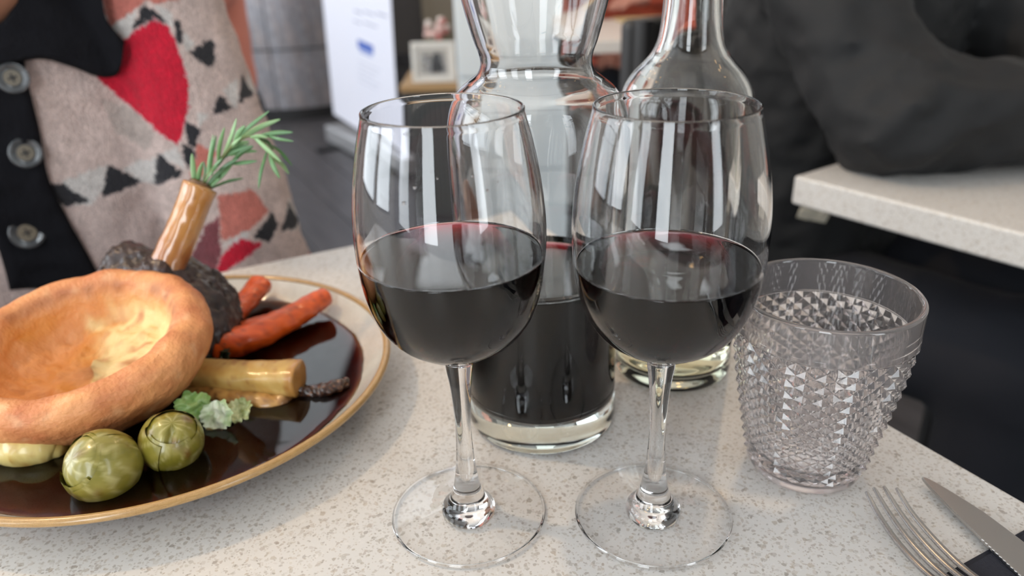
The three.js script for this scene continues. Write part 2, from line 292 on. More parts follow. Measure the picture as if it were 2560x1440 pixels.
// ------------------------------------------------------------------ glassware (profiles in metres: radius, height above the table)
const G1 = [-0.02426, -0.29785], G2 = [0.06371, -0.29314];
const bowlOut = [[0.0066, 0.0850], [0.0105, 0.0883], [0.0185, 0.0930], [0.0262, 0.0985], [0.0322, 0.1065], [0.0361, 0.1165], [0.0382, 0.1280], [0.03895, 0.1400], [0.0388, 0.1510], [0.0372, 0.1660], [0.0346, 0.1800], [0.0313, 0.1930]];
const bowlIn = [[0.0, 0.0915], [0.0070, 0.0922], [0.0165, 0.0955], [0.0246, 0.1005], [0.0308, 0.1078], [0.0348, 0.1172], [0.0370, 0.1282], [0.0378, 0.1400], [0.0377, 0.1510], [0.0361, 0.1660], [0.0335, 0.1800], [0.0302, 0.1930]];
const cutAt = (curve, level) => { const lo = curve.filter((q) => q.y < level - 1e-5), hi = curve.filter((q) => q.y > level + 1e-5), a = lo.at(-1), b = hi[0]; return [lo, new THREE.Vector2(lerp(a.x, b.x, (level - a.y) / (b.y - a.y)), level), hi]; };   // curve runs upwards
function vessel(pts, y0, y1, seg, base) {                // group 0: dry glass, group 1: the outside of the wall that holds liquid
  const a = pts.findIndex((q, i) => q.y >= y0 && i > 4), b = pts.findIndex((q, i) => i > a && q.y >= y1);
  return mergeGeometries([lathe(pts.slice(0, a + 1), seg), lathe(pts.slice(a, b + 1), seg), lathe(pts.slice(b), seg), ...(base ? [lathe(spline2([[pts[a].x, pts[a].y], ...base], 20), seg)] : [])], true);
}
function wineGlassGeometry(level) {                    // stem and bowl, blown in one piece; where wine wets the wall, the wine's own surface is the boundary between the two
  const stem = spline2([[0, 0.0006], [0.0118, 0.0006], [0.0128, 0.0030], [0.0122, 0.0062], [0.0092, 0.0092], [0.0071, 0.0145], [0.0054, 0.0225], [0.0041, 0.036], [0.0036, 0.0485], [0.0040, 0.061], [0.0049, 0.073], [0.0060, 0.0815], ...bowlOut], 170);
  const rim = []; for (let i = 1; i < 9; i++) { const a = i / 9 * Math.PI; rim.push(new THREE.Vector2(0.03075 + Math.cos(a) * 0.00065, 0.1942 + Math.sin(a) * 0.0008)); }
  const [, p, hi] = cutAt(spline2(bowlIn, 160), level);
  return vessel([...stem, ...rim, ...hi.reverse(), p], 0.0933, level, 128);
}
function liquidGeometry(bottom, outCurve, yFrom, level, seg = 128, men = 0.0006) {   // bottom: points from the axis outwards; then up along the wall
  const wall = outCurve.filter((q) => q.y > yFrom && q.x > 0.008).map((q) => new THREE.Vector2(q.x - 0.00025, q.y)), k = wall.findIndex((q) => q.y >= level + men), r = wall[k].x;
  const top = new THREE.Vector2(r, level + men);
  return lathe([...spline2(bottom, 20), ...wall.slice(0, k), top, [r - 0.0005, level + men * 0.45], [r - 0.0014, level + men * 0.15], [r - 0.003, level], [r * 0.5, level], [0, level]], seg);
}
const footGeo = lathe(spline2([[0.0129, 0.0062], [0.020, 0.0043], [0.028, 0.0031], [0.0358, 0.0021]].reverse(), 40), 160);
const footRimGeo = lathe(spline2([[0.0358, 0.0004], [0.0366, 0.0005], [0.0369, 0.0012], [0.0365, 0.0019], [0.0358, 0.0021], [0.0356, 0.0012], [0.0358, 0.0004]], 32), 160);
function wineGlass([x, z], level, labelGlass, labelWine) {
  const g = thing('wine_glass', labelGlass, 'wine glass', [x, T + 0.0002, z]);
  part('bowl_and_stem', wineGlassGeometry(level + 0.0006), [M.glass, M.wetWall, M.glass], g); part('foot', footGeo, M.pane, g); part('foot_edge', footRimGeo, M.glass, g);
  single('red_wine', liquidGeometry([[0, 0.0915], [0.006, 0.0917], [0.0125, 0.0925], [0.0165, 0.0930]], spline2(bowlOut, 160), 0.0937, level), M.redWine, labelWine, 'wine', null, V(x, T + 0.0002, z));
}
wineGlass(G1, 0.1352, 'stemmed wine glass of red wine standing beside the plate of food', 'red wine in the stemmed glass beside the plate of food');
wineGlass(G2, 0.1302, 'stemmed wine glass of red wine standing beside the diamond-cut tumbler', 'red wine in the stemmed glass beside the tumbler');

// drops of wine and water clinging to the glass beside the plate
{ const glass = scene.children.find((c) => c.name === 'wine_glass'), curve = spline2(bowlOut, 200), rad = (y) => { const i = curve.findIndex((q) => q.y >= y); return i < 1 ? 0 : curve[i].x; }, dm = phys('#ffffff', 0, { transmission: 1, ior: 1.33, thickness: 0.001 });
  [[1009, 508, 5], [1036, 469, 4], [1093, 446, 2.5], [1010, 336, 2.5], [1180, 440, 3], [1218, 476, 3.2], [1244, 455, 2.5], [1078, 431, 2]].forEach(([px, py, s], i) => {
    const d = rayDir(px, py).normalize(), p = EYE.clone().addScaledVector(d, 0.2).sub(glass.position); for (let k = 0; k < 4000 && !(p.y < 0.193 && Math.hypot(p.x, p.z) <= rad(p.y)); k++) p.addScaledVector(d, 0.00005);
    const n = V(p.x, 0, p.z).normalize(), m = part(i ? 'drop_00' + i : 'drop', new THREE.SphereGeometry(1, 14, 10).scale(0.8, 0.45, 1), dm, glass); m.scale.setScalar(s * 0.00016); m.quaternion.setFromRotationMatrix(new THREE.Matrix4().makeBasis(V(n.z, 0, -n.x), n, V(0, -1, 0))); m.position.copy(p).addScaledVector(n, s * 0.00003);
  }); }

// carafe with a flared neck, half full of red wine
const CA = [0.0148, -0.3811];
{ const out = [[0, 0.0022], [0.030, 0.0018], [0.0375, 0.0006], [0.0405, 0.0016], [0.0418, 0.0052], [0.0416, 0.020], [0.0418, 0.055], [0.0432, 0.100], [0.0444, 0.135], [0.0446, 0.158], [0.0439, 0.170], [0.0420, 0.1785], [0.0383, 0.1855], [0.0325, 0.1905], [0.0282, 0.1940], [0.0266, 0.1980], [0.0270, 0.2025], [0.0291, 0.2085], [0.0322, 0.2195], [0.0352, 0.2320], [0.0385, 0.2480]];
  const inn = [[0.0368, 0.2480], [0.0334, 0.2320], [0.0303, 0.2195], [0.0271, 0.2085], [0.0250, 0.2025], [0.0246, 0.1980], [0.0262, 0.1932], [0.0306, 0.1888], [0.0365, 0.1838], [0.0402, 0.1768], [0.0421, 0.1690], [0.0428, 0.158], [0.0426, 0.135], [0.0413, 0.100], [0.0399, 0.055], [0.0396, 0.026], [0.0388, 0.0205], [0.0360, 0.0186], [0.020, 0.0183], [0, 0.0185]];
  const lip = []; for (let i = 1; i < 8; i++) { const a = i / 8 * Math.PI; lip.push(new THREE.Vector2(0.03765 + Math.cos(a) * 0.00085, 0.2481 + Math.sin(a) * 0.001)); }
  const lvl = 0.0905, wall = spline2([...inn].reverse(), 240), [, p, hi] = cutAt(wall, lvl + 0.0007);
  single('wine_carafe', vessel([...spline2(out, 160), ...lip, ...hi.reverse(), p], 0.0205, lvl, 128, [[0.0400, 0.0190], [0.036, 0.0183], [0.02, 0.0180], [0, 0.0182]]), [M.glassThick, M.wetWall, M.glassThick, M.glassThick], 'clear glass carafe with a flared neck, half full of red wine', 'carafe', null, V(CA[0], T + 0.0002, CA[1]));
  single('red_wine', liquidGeometry([[0, 0.0187], [0.02, 0.0185], [0.036, 0.0188], [0.0395, 0.0196], [0.0408, 0.0208]], spline2(out, 300), 0.0215, lvl, 128, 0.0007), M.redWine, 'red wine filling the lower half of the carafe', 'wine', null, V(CA[0], T + 0.0002, CA[1])); }

// clear bottle with the last of a white wine
const BO = [0.0995, -0.432];
{ const out = [[0, 0.006], [0.018, 0.0045], [0.028, 0.0008], [0.0335, 0.0008], [0.0362, 0.004], [0.0366, 0.012], [0.0366, 0.06], [0.0366, 0.12], [0.0366, 0.160], [0.0359, 0.1705], [0.0338, 0.1770], [0.0298, 0.1830], [0.0245, 0.1885], [0.0204, 0.1935], [0.0178, 0.1990], [0.0163, 0.2060], [0.0155, 0.2150], [0.0150, 0.2350], [0.0148, 0.2850], [0.0150, 0.2900]];
  const inn = [[0.0105, 0.2900], [0.0105, 0.2850], [0.0108, 0.2350], [0.0118, 0.2150], [0.0130, 0.2060], [0.0146, 0.1990], [0.0172, 0.1930], [0.0213, 0.1878], [0.0265, 0.1820], [0.0308, 0.1757], [0.0331, 0.1692], [0.0338, 0.160], [0.0338, 0.12], [0.0338, 0.06], [0.0338, 0.018], [0.0325, 0.0115], [0.028, 0.0088], [0.018, 0.0105], [0, 0.0125]];
  const lvl = 0.0255, wall = spline2([...inn].reverse(), 400), [, p, hi] = cutAt(wall, lvl + 0.0007);
  single('wine_bottle', vessel([...spline2(out, 150), [0.0148, 0.2908], [0.0135, 0.2912], [0.0115, 0.2909], ...hi.reverse(), p], 0.0135, lvl, 112, [[0.0345, 0.0112], [0.028, 0.0087], [0.018, 0.0102], [0, 0.0122]]), [M.glassGreen, M.wetWall, M.glassGreen, M.glassGreen], 'clear slender-necked glass bottle with a little white wine left', 'bottle', null, V(BO[0], T + 0.0002, BO[1]));
  single('white_wine', liquidGeometry([[0, 0.0127], [0.018, 0.0107], [0.028, 0.0092], [0.0335, 0.0110], [0.0355, 0.0130]], spline2(out, 500), 0.0138, lvl, 112, 0.0007), M.whiteWine, 'pale white wine at the bottom of the clear bottle', 'wine', null, V(BO[0], T + 0.0002, BO[1])); }

// pressed tumbler with rows of four-sided points all round
const TU = [0.1480, -0.3285];
{ const N = 30, yTop = 0.0795, yBot = 0.0075, rad = (y) => { const k = [[0.000, 0.0272], [0.006, 0.0284], [0.02, 0.0312], [0.04, 0.0351], [0.06, 0.0386], [0.08, 0.0410], [0.098, 0.0420]]; for (let i = 1; i < k.length; i++) if (y <= k[i][0]) { const t = (y - k[i - 1][0]) / (k[i][0] - k[i - 1][0]); return lerp(k[i - 1][1], k[i][1], t); } return 0.042; };
  const ys = [yTop]; while (ys.at(-1) > yBot) ys.push(ys.at(-1) - rad(ys.at(-1)) * 2 * Math.PI / N * 0.40); ys[ys.length - 1] = yBot;       // half-row heights shrink with the girth
  const P = (i, j, lift = 0) => { const a = (i + (j % 2 ? 0.5 : 0)) / N * 2 * Math.PI, r = rad(ys[j]) + lift; return V(Math.cos(a) * r, ys[j], Math.sin(a) * r); };
  const tri = [], add = (a, b, c) => tri.push(a, b, c), H = 0.0014;
  for (let j = 0; j + 1 < ys.length; j++) for (let i = 0; i < N; i++) {
    const o = j % 2;                                   // row j: valley points P(i, j); the diamond between j and j + 2 has its point over row j + 1
    if (j + 2 < ys.length) { const t = P(i, j), l = P(i - 1 + o, j + 1), r = P(i + o, j + 1), b = P(i, j + 2), mid = V().addVectors(l, r).multiplyScalar(0.5), a = (i + (o ? 0.5 : 0)) / N * 2 * Math.PI, apex = V(Math.cos(a) * (rad(mid.y) + H), mid.y, Math.sin(a) * (rad(mid.y) + H)); add(t, r, apex); add(r, b, apex); add(b, l, apex); add(l, t, apex); }
    if (j === 0) { const l = P(i, 0), r = P(i + 1, 0), b = P(i, 1), a = (i + 0.5) / N * 2 * Math.PI, ap = V(Math.cos(a) * (rad(yTop) + H), yTop, Math.sin(a) * (rad(yTop) + H)); add(ap, r, b); add(ap, b, l); }
    if (j + 2 === ys.length) { const b = j % 2, t = P(i, j), l = P(i - 1 + b, j + 1), r = P(i + b, j + 1); add(t, r, l); }
  }
  const pos = []; for (const q of tri) pos.push(q.x, q.y, q.z);
  const facets = new THREE.BufferGeometry(); facets.setAttribute('position', new THREE.Float32BufferAttribute(pos, 3)); facets.computeVertexNormals();
  const ctr = V(); { let flip = 0; const n = V(), q = V(); for (let i = 0; i < 30; i += 3) { n.fromBufferAttribute(facets.attributes.normal, i); q.fromBufferAttribute(facets.attributes.position, i).setY(0); if (n.dot(q) < 0) flip++; } if (flip > 5) { for (let i = 0; i < pos.length; i += 9) for (let k = 0; k < 3; k++) [pos[i + 3 + k], pos[i + 6 + k]] = [pos[i + 6 + k], pos[i + 3 + k]]; facets.setAttribute('position', new THREE.Float32BufferAttribute(pos, 3)); facets.computeVertexNormals(); } }
  facets.setAttribute('uv', new THREE.Float32BufferAttribute(new Float32Array(pos.length / 3 * 2), 2));
  const low = lathe(spline2([[0, 0.0030], [0.018, 0.0028], [0.0235, 0.0006], [0.0262, 0.0010], [0.0278, 0.0032], [rad(yBot), yBot]], 40), 120);
  const lip = []; for (let i = 0; i <= 10; i++) { const a = i / 10 * Math.PI; lip.push([0.04055 + Math.cos(a) * 0.0015, 0.0966 + Math.sin(a) * 0.0015]); }
  const high = lathe([[rad(yTop), yTop], [rad(yTop) + 0.0008, yTop + 0.0003], [rad(yTop) + 0.0012, yTop + 0.0012], [0.0419, 0.085], [0.04205, 0.092], ...lip, [0.0388, 0.092], [0.0380, 0.080], [0.0358, 0.060], [0.0322, 0.040], [0.0283, 0.022], [0.0258, 0.0125], [0.0235, 0.0105], [0.012, 0.0098], [0, 0.0098]], 120);
  single('diamond_cut_tumbler', join(facets, low, high), phys([0.92, 0.88, 0.87], 0.03, { transmission: 0.94, ior: 1.5, thickness: 0.004, attenuationColor: new THREE.Color().setRGB(0.97, 0.93, 0.93), attenuationDistance: 0.03 }), 'empty clear tumbler pressed with rows of diamond points', 'tumbler', null, V(TU[0], T + 0.0002, TU[1])).rotation.y = 0.1; }

// ------------------------------------------------------------------ the plate
const PL = V(-0.2118, T, -0.4080);
const glaze = dataTex(512, (u, v) => { const k = loopNoise(u, v, 14, 4, 5.5), s = noise(u * 190, v * 190, 3) > 0.78 ? -38 : 0; return [206 + 9 * k + s, 201 + 9 * k + s * 1.1, 190 + 9 * k + s * 1.3]; });
const rimTex = dataTex(512, (u, v) => { const k = loopNoise(u, v, 22, 4, 6.5), s = noise(u * 150, v * 150, 8) > 0.7 ? -55 : 0; return [172 + 22 * k + s, 136 + 22 * k + s, 86 + 20 * k + s]; });
M.glaze = phys('#ffffff', 0.22, { map: rep(glaze, 6, 6), clearcoat: 0.6, clearcoatRoughness: 0.08 });
M.rim = phys('#ffffff', 0.3, { map: rep(rimTex, 6, 1), clearcoat: 0.5, clearcoatRoughness: 0.15 });
function latheUV(g, s = 1) { const p = g.attributes.position, uv = g.attributes.uv; for (let i = 0; i < p.count; i++) uv.setXY(i, p.getX(i) * s, p.getZ(i) * s); return g; }
{ const g = thing('dinner_plate', 'round stoneware dinner plate with a brown glazed rim, swimming in gravy', 'plate', [PL.x, T, PL.z]);
  part('plate_body', latheUV(lathe([...spline2([[0, 0.0022], [0.074, 0.0022], [0.0785, 0.0005], [0.0845, 0.0005], [0.089, 0.0030], [0.112, 0.0090], [0.127, 0.0165], [0.1345, 0.0212], [0.1352, 0.0228]], 70), ...spline2([[0.1338, 0.0243], [0.1325, 0.0236], [0.128, 0.0195], [0.119, 0.0125], [0.109, 0.0082], [0.092, 0.0060], [0.05, 0.0056], [0, 0.0056]], 70)], 160), 1), M.glaze, g);
  part('glazed_rim', lathe(spline2([[0.1334, 0.0206], [0.1352, 0.0212], [0.1364, 0.0226], [0.1364, 0.0243], [0.1350, 0.0254], [0.1333, 0.0252], [0.1320, 0.0241], [0.1322, 0.0228]], 40), 200), M.rim, g, 'brown glazed lip'); }
// gravy: clear brown liquid, dark where it is deep and amber where it thins out on the slope of the plate
{ const lvl = 0.0130, n = 180, rim = (a) => 0.1196 + 0.0016 * noise(Math.cos(a) * 2, Math.sin(a) * 2, 4) + 0.0008 * noise(Math.cos(a) * 9, Math.sin(a) * 9, 1), pos = [], idx = [], rows = [[0, lvl], [0.4, lvl], [0.8, lvl], [0.97, lvl], [0.993, lvl + 0.0001], [1.0, lvl - 0.0003], [0.985, lvl - 0.0030], [0.9, 0.0065], [0.75, 0.0048], [0.4, 0.0045], [0, 0.0045]];
  for (const [k, y] of rows) for (let i = 0; i <= n; i++) { const a = i / n * 2 * Math.PI, r = rim(a) * k; pos.push(Math.cos(a) * r, y, Math.sin(a) * r); }
  for (let j = 0; j + 1 < rows.length; j++) for (let i = 0; i < n; i++) { const a = j * (n + 1) + i, b = a + n + 1; idx.push(a, a + 1, b, b, a + 1, b + 1); }
  const g = new THREE.BufferGeometry(); g.setAttribute('position', new THREE.Float32BufferAttribute(pos, 3)); g.setIndex(idx); g.computeVertexNormals();
  const m = single('gravy', g, phys('#ffffff', 0.03, { transmission: 1, ior: 1.38, thickness: 0.01, attenuationColor: new THREE.Color().setRGB(0.50, 0.18, 0.035), attenuationDistance: 0.0024 }), 'dark brown glossy gravy pooled over the dinner plate', 'gravy', null, V(PL.x, T, PL.z)); m.userData.kind = 'stuff'; }

// ------------------------------------------------------------------ Yorkshire pudding
M.crust = phys('#ffffff', 0.62, { vertexColors: true, clearcoat: 0.12, clearcoatRoughness: 0.5, bumpMap: rep(softNoise, 30, 30), bumpScale: 0.0007 });
{ const prof = spline2([[0, 0.004], [0.022, 0.002], [0.040, 0.004], [0.054, 0.013], [0.065, 0.028], [0.0705, 0.042], [0.0690, 0.0545], [0.0625, 0.0605], [0.0545, 0.0585], [0.0495, 0.0500], [0.0465, 0.0390], [0.0415, 0.0300], [0.0330, 0.0250], [0.018, 0.0230], [0, 0.0235]], 110), n = 200, pos = [], uv = [], idx = [], col = [];
  const golden = new THREE.Color('#d6935c'), brown = new THREE.Color('#b96c40'), deep = new THREE.Color('#7c4426'), pale = new THREE.Color('#e6cd92'), amber = new THREE.Color('#d08a35'), c = new THREE.Color();
  prof.forEach((q, j) => { for (let i = 0; i <= n; i++) {
    const a = i / n * 2 * Math.PI, t = j / (prof.length - 1), ca = Math.cos(a), sa = Math.sin(a), inside = sstep(0.56, 0.70, t), lip = Math.exp(-(((t - 0.50) / 0.16) ** 2));
    let r = q.x, y = q.y;
    const big = fbm(ca * 1.0 + 3, sa * 1.0, 5, 2), mid = fbm(ca * q.x * 26 + 9, sa * q.x * 26, q.y * 26, 3);
    r *= 1 + 0.045 * big * (1 - inside * 0.4);
    y += lip * (0.0030 * big + 0.0022 * noise(ca * 1.8, sa * 1.8, 8) - 0.002 * sa);
    r += (0.0016 * mid + 0.0004 * noise(ca * q.x * 130, sa * q.x * 130, q.y * 130)) * (q.x > 0.004 ? 1 : 0);
    y += inside * (0.0050 * fbm(ca * q.x * 60, sa * q.x * 60, 3, 3) + 0.005 * sstep(0.2, 1, ca * 0.7 - sa * 0.7) * sstep(0.05, 0.03, q.x)) + 0.0012 * mid * (1 - inside);
    pos.push(ca * r, y, sa * r); uv.push(a * 0.065, t * 0.2);
    const m = fbm(ca * q.x * 30 + 2, sa * q.x * 30, q.y * 30 + 7, 4), f = noise(ca * q.x * 260, sa * q.x * 260, q.y * 260);
    c.copy(golden).lerp(brown, clamp(0.45 + 0.9 * m + 0.15 * f));
    const edge = Math.exp(-(((t - 0.60) / 0.035) ** 2)) * clamp(0.5 + 1.2 * noise(ca * 5, sa * 5, 2)); c.lerp(deep, 0.55 * edge);
    const soft = inside * sstep(-0.35, 0.35, ca * 0.9 - sa * 0.15 + 0.7 * fbm(ca * q.x * 40, sa * q.x * 40, 12, 3) - 0.1) * sstep(0.60, 0.74, t);   // unbrowned batter inside
    c.lerp(amber, 0.75 * inside * clamp(0.5 + m)); c.lerp(pale, 0.92 * soft);
    c.lerp(brown, soft * clamp(1.8 * noise(ca * q.x * 70, sa * q.x * 70, 20) - 0.5) * 0.7);
    c.lerp(new THREE.Color('#e2b487'), clamp(2.2 * fbm(ca * q.x * 55 + 30, sa * q.x * 55, q.y * 55, 3) - 0.45) * 0.55 * (1 - inside));
    col.push(c.r, c.g, c.b);
  } });
  for (let j = 0; j + 1 < prof.length; j++) for (let i = 0; i < n; i++) { const a = j * (n + 1) + i, b = a + n + 1; idx.push(a, b, a + 1, b, b + 1, a + 1); }
  const g = new THREE.BufferGeometry(); g.setAttribute('position', new THREE.Float32BufferAttribute(pos, 3)); g.setAttribute('uv', new THREE.Float32BufferAttribute(uv, 2)); g.setAttribute('color', new THREE.Float32BufferAttribute(col, 3)); g.setIndex(idx); g.computeVertexNormals();
  { const nm = g.attributes.normal; for (let j = 0; j < prof.length; j++) { const s = j * (n + 1), v = V().fromBufferAttribute(nm, s).add(V().fromBufferAttribute(nm, s + n)).normalize(); nm.setXYZ(s, v.x, v.y, v.z); nm.setXYZ(s + n, v.x, v.y, v.z); } }
  const m = single('yorkshire_pudding', g, M.crust, 'large golden puffed Yorkshire pudding with a hollow middle, leaning on the meat', 'pudding', null, V(-0.2430, T + 0.0110, -0.3985));
  m.rotation.set(0.20, 0, 0.08); m.scale.set(1.05, 0.82, 0.92); }

// ------------------------------------------------------------------ lamb shank with its bare bone
const meatTex = dataTex(512, (u, v) => { const k = loopNoise(u, v, 7, 5, 1.9), s = loopNoise(u, v * 0.2, 40, 2, 3.3); return [66 + 34 * k + 22 * s, 44 + 24 * k + 14 * s, 41 + 20 * k + 12 * s]; });
M.meat = phys('#ffffff', 0.5, { vertexColors: true, clearcoat: 0.4, clearcoatRoughness: 0.25 });
M.bone = phys('#ffffff', 0.3, { vertexColors: true, clearcoat: 1, clearcoatRoughness: 0.12 });
const BT = onZ(500, 466, -0.478), BB = onZ(404, 700, -0.455);
{ const g = thing('lamb_shank', 'braised lamb shank on the plate with its bare bone standing upright', 'meat', [PL.x, T, PL.z]), o = V(-PL.x, -T, -PL.z), L = (x, y, z) => V(x, y, z).add(V(0, 0, 0));
  const bt = BT.clone().add(o), bb = BB.clone().add(o), dn = bb.clone().sub(bt).normalize();
  const a = bb.clone().addScaledVector(dn, -0.004), b = V(-0.006, 0.032, -0.062), c = V(0.010, 0.032, -0.046), d = V(-0.044, 0.052, -0.080), e = V(0.018, 0.024, -0.036);
  const f0 = blend(0.018, limb(a, 0.0135, b, 0.026), limb(b, 0.026, c, 0.019), limb(b, 0.027, d, 0.022), limb(c, 0.018, e, 0.014));
  const f = (x, y, z) => f0(x, y, z) + 0.0042 * fbm(x * 55, y * 30, z * 55, 4) + 0.0022 * Math.abs(noise(x * 190, y * 45, z * 190));
  const mg = meshField(f, V(-0.085, 0.004, -0.118), V(0.062, 0.095, 0.0), 0.0016);
  tint(mg, (p, n, col) => { const k = fbm(p.x * 60, p.y * 35, p.z * 60, 4), s = noise(p.x * 260, p.y * 50, p.z * 260); col.setRGB(0.040 + 0.026 * k + 0.016 * s, 0.016 + 0.010 * k + 0.006 * s, 0.013 + 0.008 * k + 0.005 * s); col.multiplyScalar(0.7); col.r = Math.max(0.012, col.r); col.g = Math.max(0.006, col.g); col.b = Math.max(0.005, col.b); });
  part('meat', mg, M.meat, g, 'dark braised meat');
  const side = V(0, 0, 1).cross(dn).normalize();
  const pts = [bt, bt.clone().lerp(bb, 0.35).addScaledVector(side, 0.0006), bt.clone().lerp(bb, 0.75), bb, bb.clone().addScaledVector(dn, 0.03)];
  let bg = weld(sweep(pts, (t) => [lerp(0.0098, 0.0116, t) + 0.0012 * sstep(0.12, 0, t), lerp(0.0092, 0.0108, t) + 0.0008 * sstep(0.1, 0, t)], { seg: 40, steps: 60, cap: 0.18, up: V(0, 0, 1) }));
  bg = displace(bg, (p) => 0.0005 * fbm(p.x * 120, p.y * 60, p.z * 120, 3));
  const len = bb.distanceTo(bt);
  tint(bg, (p, n, col) => { const t = bt.clone().sub(p).length() / len, k = fbm(p.x * 90, p.y * 30, p.z * 90, 4); col.set('#b47b3e').lerp(new THREE.Color('#8a4a1d'), clamp(sstep(0.35, 1.05, t) + 0.5 * k)).lerp(new THREE.Color('#c9a06a'), clamp(0.5 * sstep(0.25, 0, t) + 0.6 * noise(p.x * 80, p.y * 25, p.z * 80) * 0.5)).lerp(new THREE.Color('#5a3418'), 0.6 * clamp(1.5 * noise(p.x * 210, p.y * 120, p.z * 210) - 0.8)); });
  const bn = part('bone', bg, M.bone, g, 'bare golden-brown bone');
  const cap = tint(weld(new THREE.SphereGeometry(0.0074, 20, 12).scale(1, 0.3, 1)), (p, n, col) => { col.setRGB(0.12, 0.055, 0.02).multiplyScalar(1 + 0.6 * noise(p.x * 400, p.y * 400, p.z * 400)); });
  const cm = part('marrow', cap, M.meat, bn, 'dark marrow in the bone end'); cm.position.copy(bt).addScaledVector(dn, -0.0018); cm.quaternion.setFromUnitVectors(V(0, 1, 0), dn.clone().negate()); }

// ------------------------------------------------------------------ rosemary sprig stuck in the bone
{ const S = 460 / 1472, X = (x, y, dz = 0) => onZ(330 + x * S, 250 + y * S, BT.z + dz);
  const base = X(560, 720), g = thing('rosemary_sprig', 'fresh green rosemary sprig stuck in the end of the bone', 'herb', base.toArray());
  const loc = (x, y, dz) => X(x, y, dz).sub(base), leafM = ['#527d4c', '#6b9460', '#3f6840', '#86aa76'].map((c) => phys(c, 0.42, { clearcoat: 0.3, clearcoatRoughness: 0.4, transmission: 0 }));
  const stemPts = [loc(545, 740), loc(620, 590, 0.001), loc(730, 450, 0.001), loc(850, 325, 0), loc(960, 290, -0.001), loc(1050, 340, 0), loc(1120, 470, 0.001)];
  part('stem', sweep(stemPts, (t) => [lerp(0.0011, 0.0005, t), lerp(0.0011, 0.0005, t)], { seg: 8, steps: 40 }), std('#6d7a4a', 0.6), g);
  const list = [[500, 670, 480, 430, 1.25, 3], [530, 670, 565, 495, 1.1, 1], [600, 620, 650, 280, 1, 1], [625, 590, 672, 285, 0.9, 0], [690, 500, 740, 220, 1, 1], [730, 450, 835, 150, 1.1, 3], [690, 480, 715, 355, 0.9, 2], [820, 320, 1095, 90, 1, 0], [850, 325, 1182, 155, 1.3, 3], [870, 310, 1050, 225, 0.9, 0], [1035, 282, 1285, 258, 1.1, 0], [1090, 290, 1290, 330, 0.8, 0], [950, 300, 1088, 300, 1, 3], [980, 300, 1192, 495, 1.3, 3], [1080, 345, 1280, 525, 1.1, 0], [1100, 440, 1182, 625, 1.2, 1], [1130, 470, 1255, 592, 1.1, 3], [1076, 420, 1012, 712, 0.8, 0], [780, 440, 1000, 410, 1.2, 1], [800, 500, 972, 370, 1, 2], [800, 510, 1000, 488, 1.1, 0], [630, 690, 806, 508, 1.6, 1], [590, 695, 780, 520, 1.1, 0], [560, 690, 692, 530, 1, 1], [620, 710, 890, 626, 0.9, 2], [700, 490, 872, 325, 1.1, 0], [740, 460, 942, 345, 1, 2], [760, 440, 962, 365, 1, 0], [820, 330, 902, 205, 1.2, 1], [660, 560, 760, 430, 1, 2], [640, 600, 720, 470, 0.9, 0], [700, 560, 850, 470, 1, 2], [560, 680, 575, 490, 0.8, 2], [900, 300, 985, 250, 0.9, 2], [800, 380, 935, 330, 1, 3], [1020, 310, 1130, 400, 1, 2], [690, 620, 715, 620, 1.2, 2], [770, 400, 880, 290, 1.1, 3]];
  list.forEach(([x0, y0, x1, y1, w, k], i) => {
    const dz = rr(-0.008, 0.008), a = loc(x0, y0, 0), b = loc(x1, y1, dz * 1.6), m = a.clone().lerp(b, 0.5).add(V(rr(-0.0006, 0.0006), rr(0, 0.0012), dz * 0.4)), v = V(rr(-0.5, 0.5), rr(-0.3, 1), 1).normalize();
    part(i ? 'needle_' + String(i).padStart(3, '0') : 'needle', sweep([a, m, b], (t) => { const q = w * 0.00130 * Math.pow(Math.sin(Math.PI * clamp(t * 0.86 + 0.12)), 0.55); return [q, q * 0.42]; }, { seg: 8, steps: 9, cap: 0.8, up: v }), leafM[k], g);
  }); }

// ------------------------------------------------------------------ vegetables
const vegMat = (o = {}) => phys('#ffffff', 0.42, { vertexColors: true, clearcoat: 0.6, clearcoatRoughness: 0.18, ...o });
M.veg = vegMat();
function root(name, label, category, pts, size, colors, { lump = 0.0012, f = 90, cap = 0.5, shape, seg = 22, up, steps = 40 } = {}) {
  const base = pts[0].clone(), local = pts.map((p) => p.clone().sub(base));
  let g = weld(sweep(local, size, { seg, steps, cap, shape, up }));
  const off = rr(0, 50);
  g = displace(g, (p) => lump * fbm(p.x * f + off, p.y * f, p.z * f, 3));
  const len = local.at(-1).length(), cs = colors.map((q) => new THREE.Color(q));
  tint(g, (p, n, c) => { const t = clamp(p.length() / len), k = fbm(p.x * f * 1.4 + off, p.y * f * 1.4, p.z * f * 1.4, 4), st = noise(p.x * 300 + off, p.y * 300, p.z * 300); c.copy(cs[0]).lerp(cs[1], clamp(0.5 + k * 1.1 + 0.2 * st)); if (cs[2]) c.lerp(cs[2], clamp(1.6 * noise(p.x * f * 2 + off, p.y * f * 2, p.z * f * 2) - 0.55)); if (cs[3]) c.lerp(cs[3], 0.8 * sstep(0.93, 1, t)); });
  return single(name, g, M.veg, label, category, null, base);
}
const carrotC = ['#e05a10', '#c64708', '#8a300c'];
root('roast_carrot', 'short roast carrot baton lying against the meat', 'carrot', [onY(548, 850, 0.017), onY(596, 778, 0.021), onY(650, 712, 0.026)], (t) => [lerp(0.0035, 0.0088, Math.sqrt(t)), lerp(0.0032, 0.0076, Math.sqrt(t))], carrotC, { lump: 0.0014 });
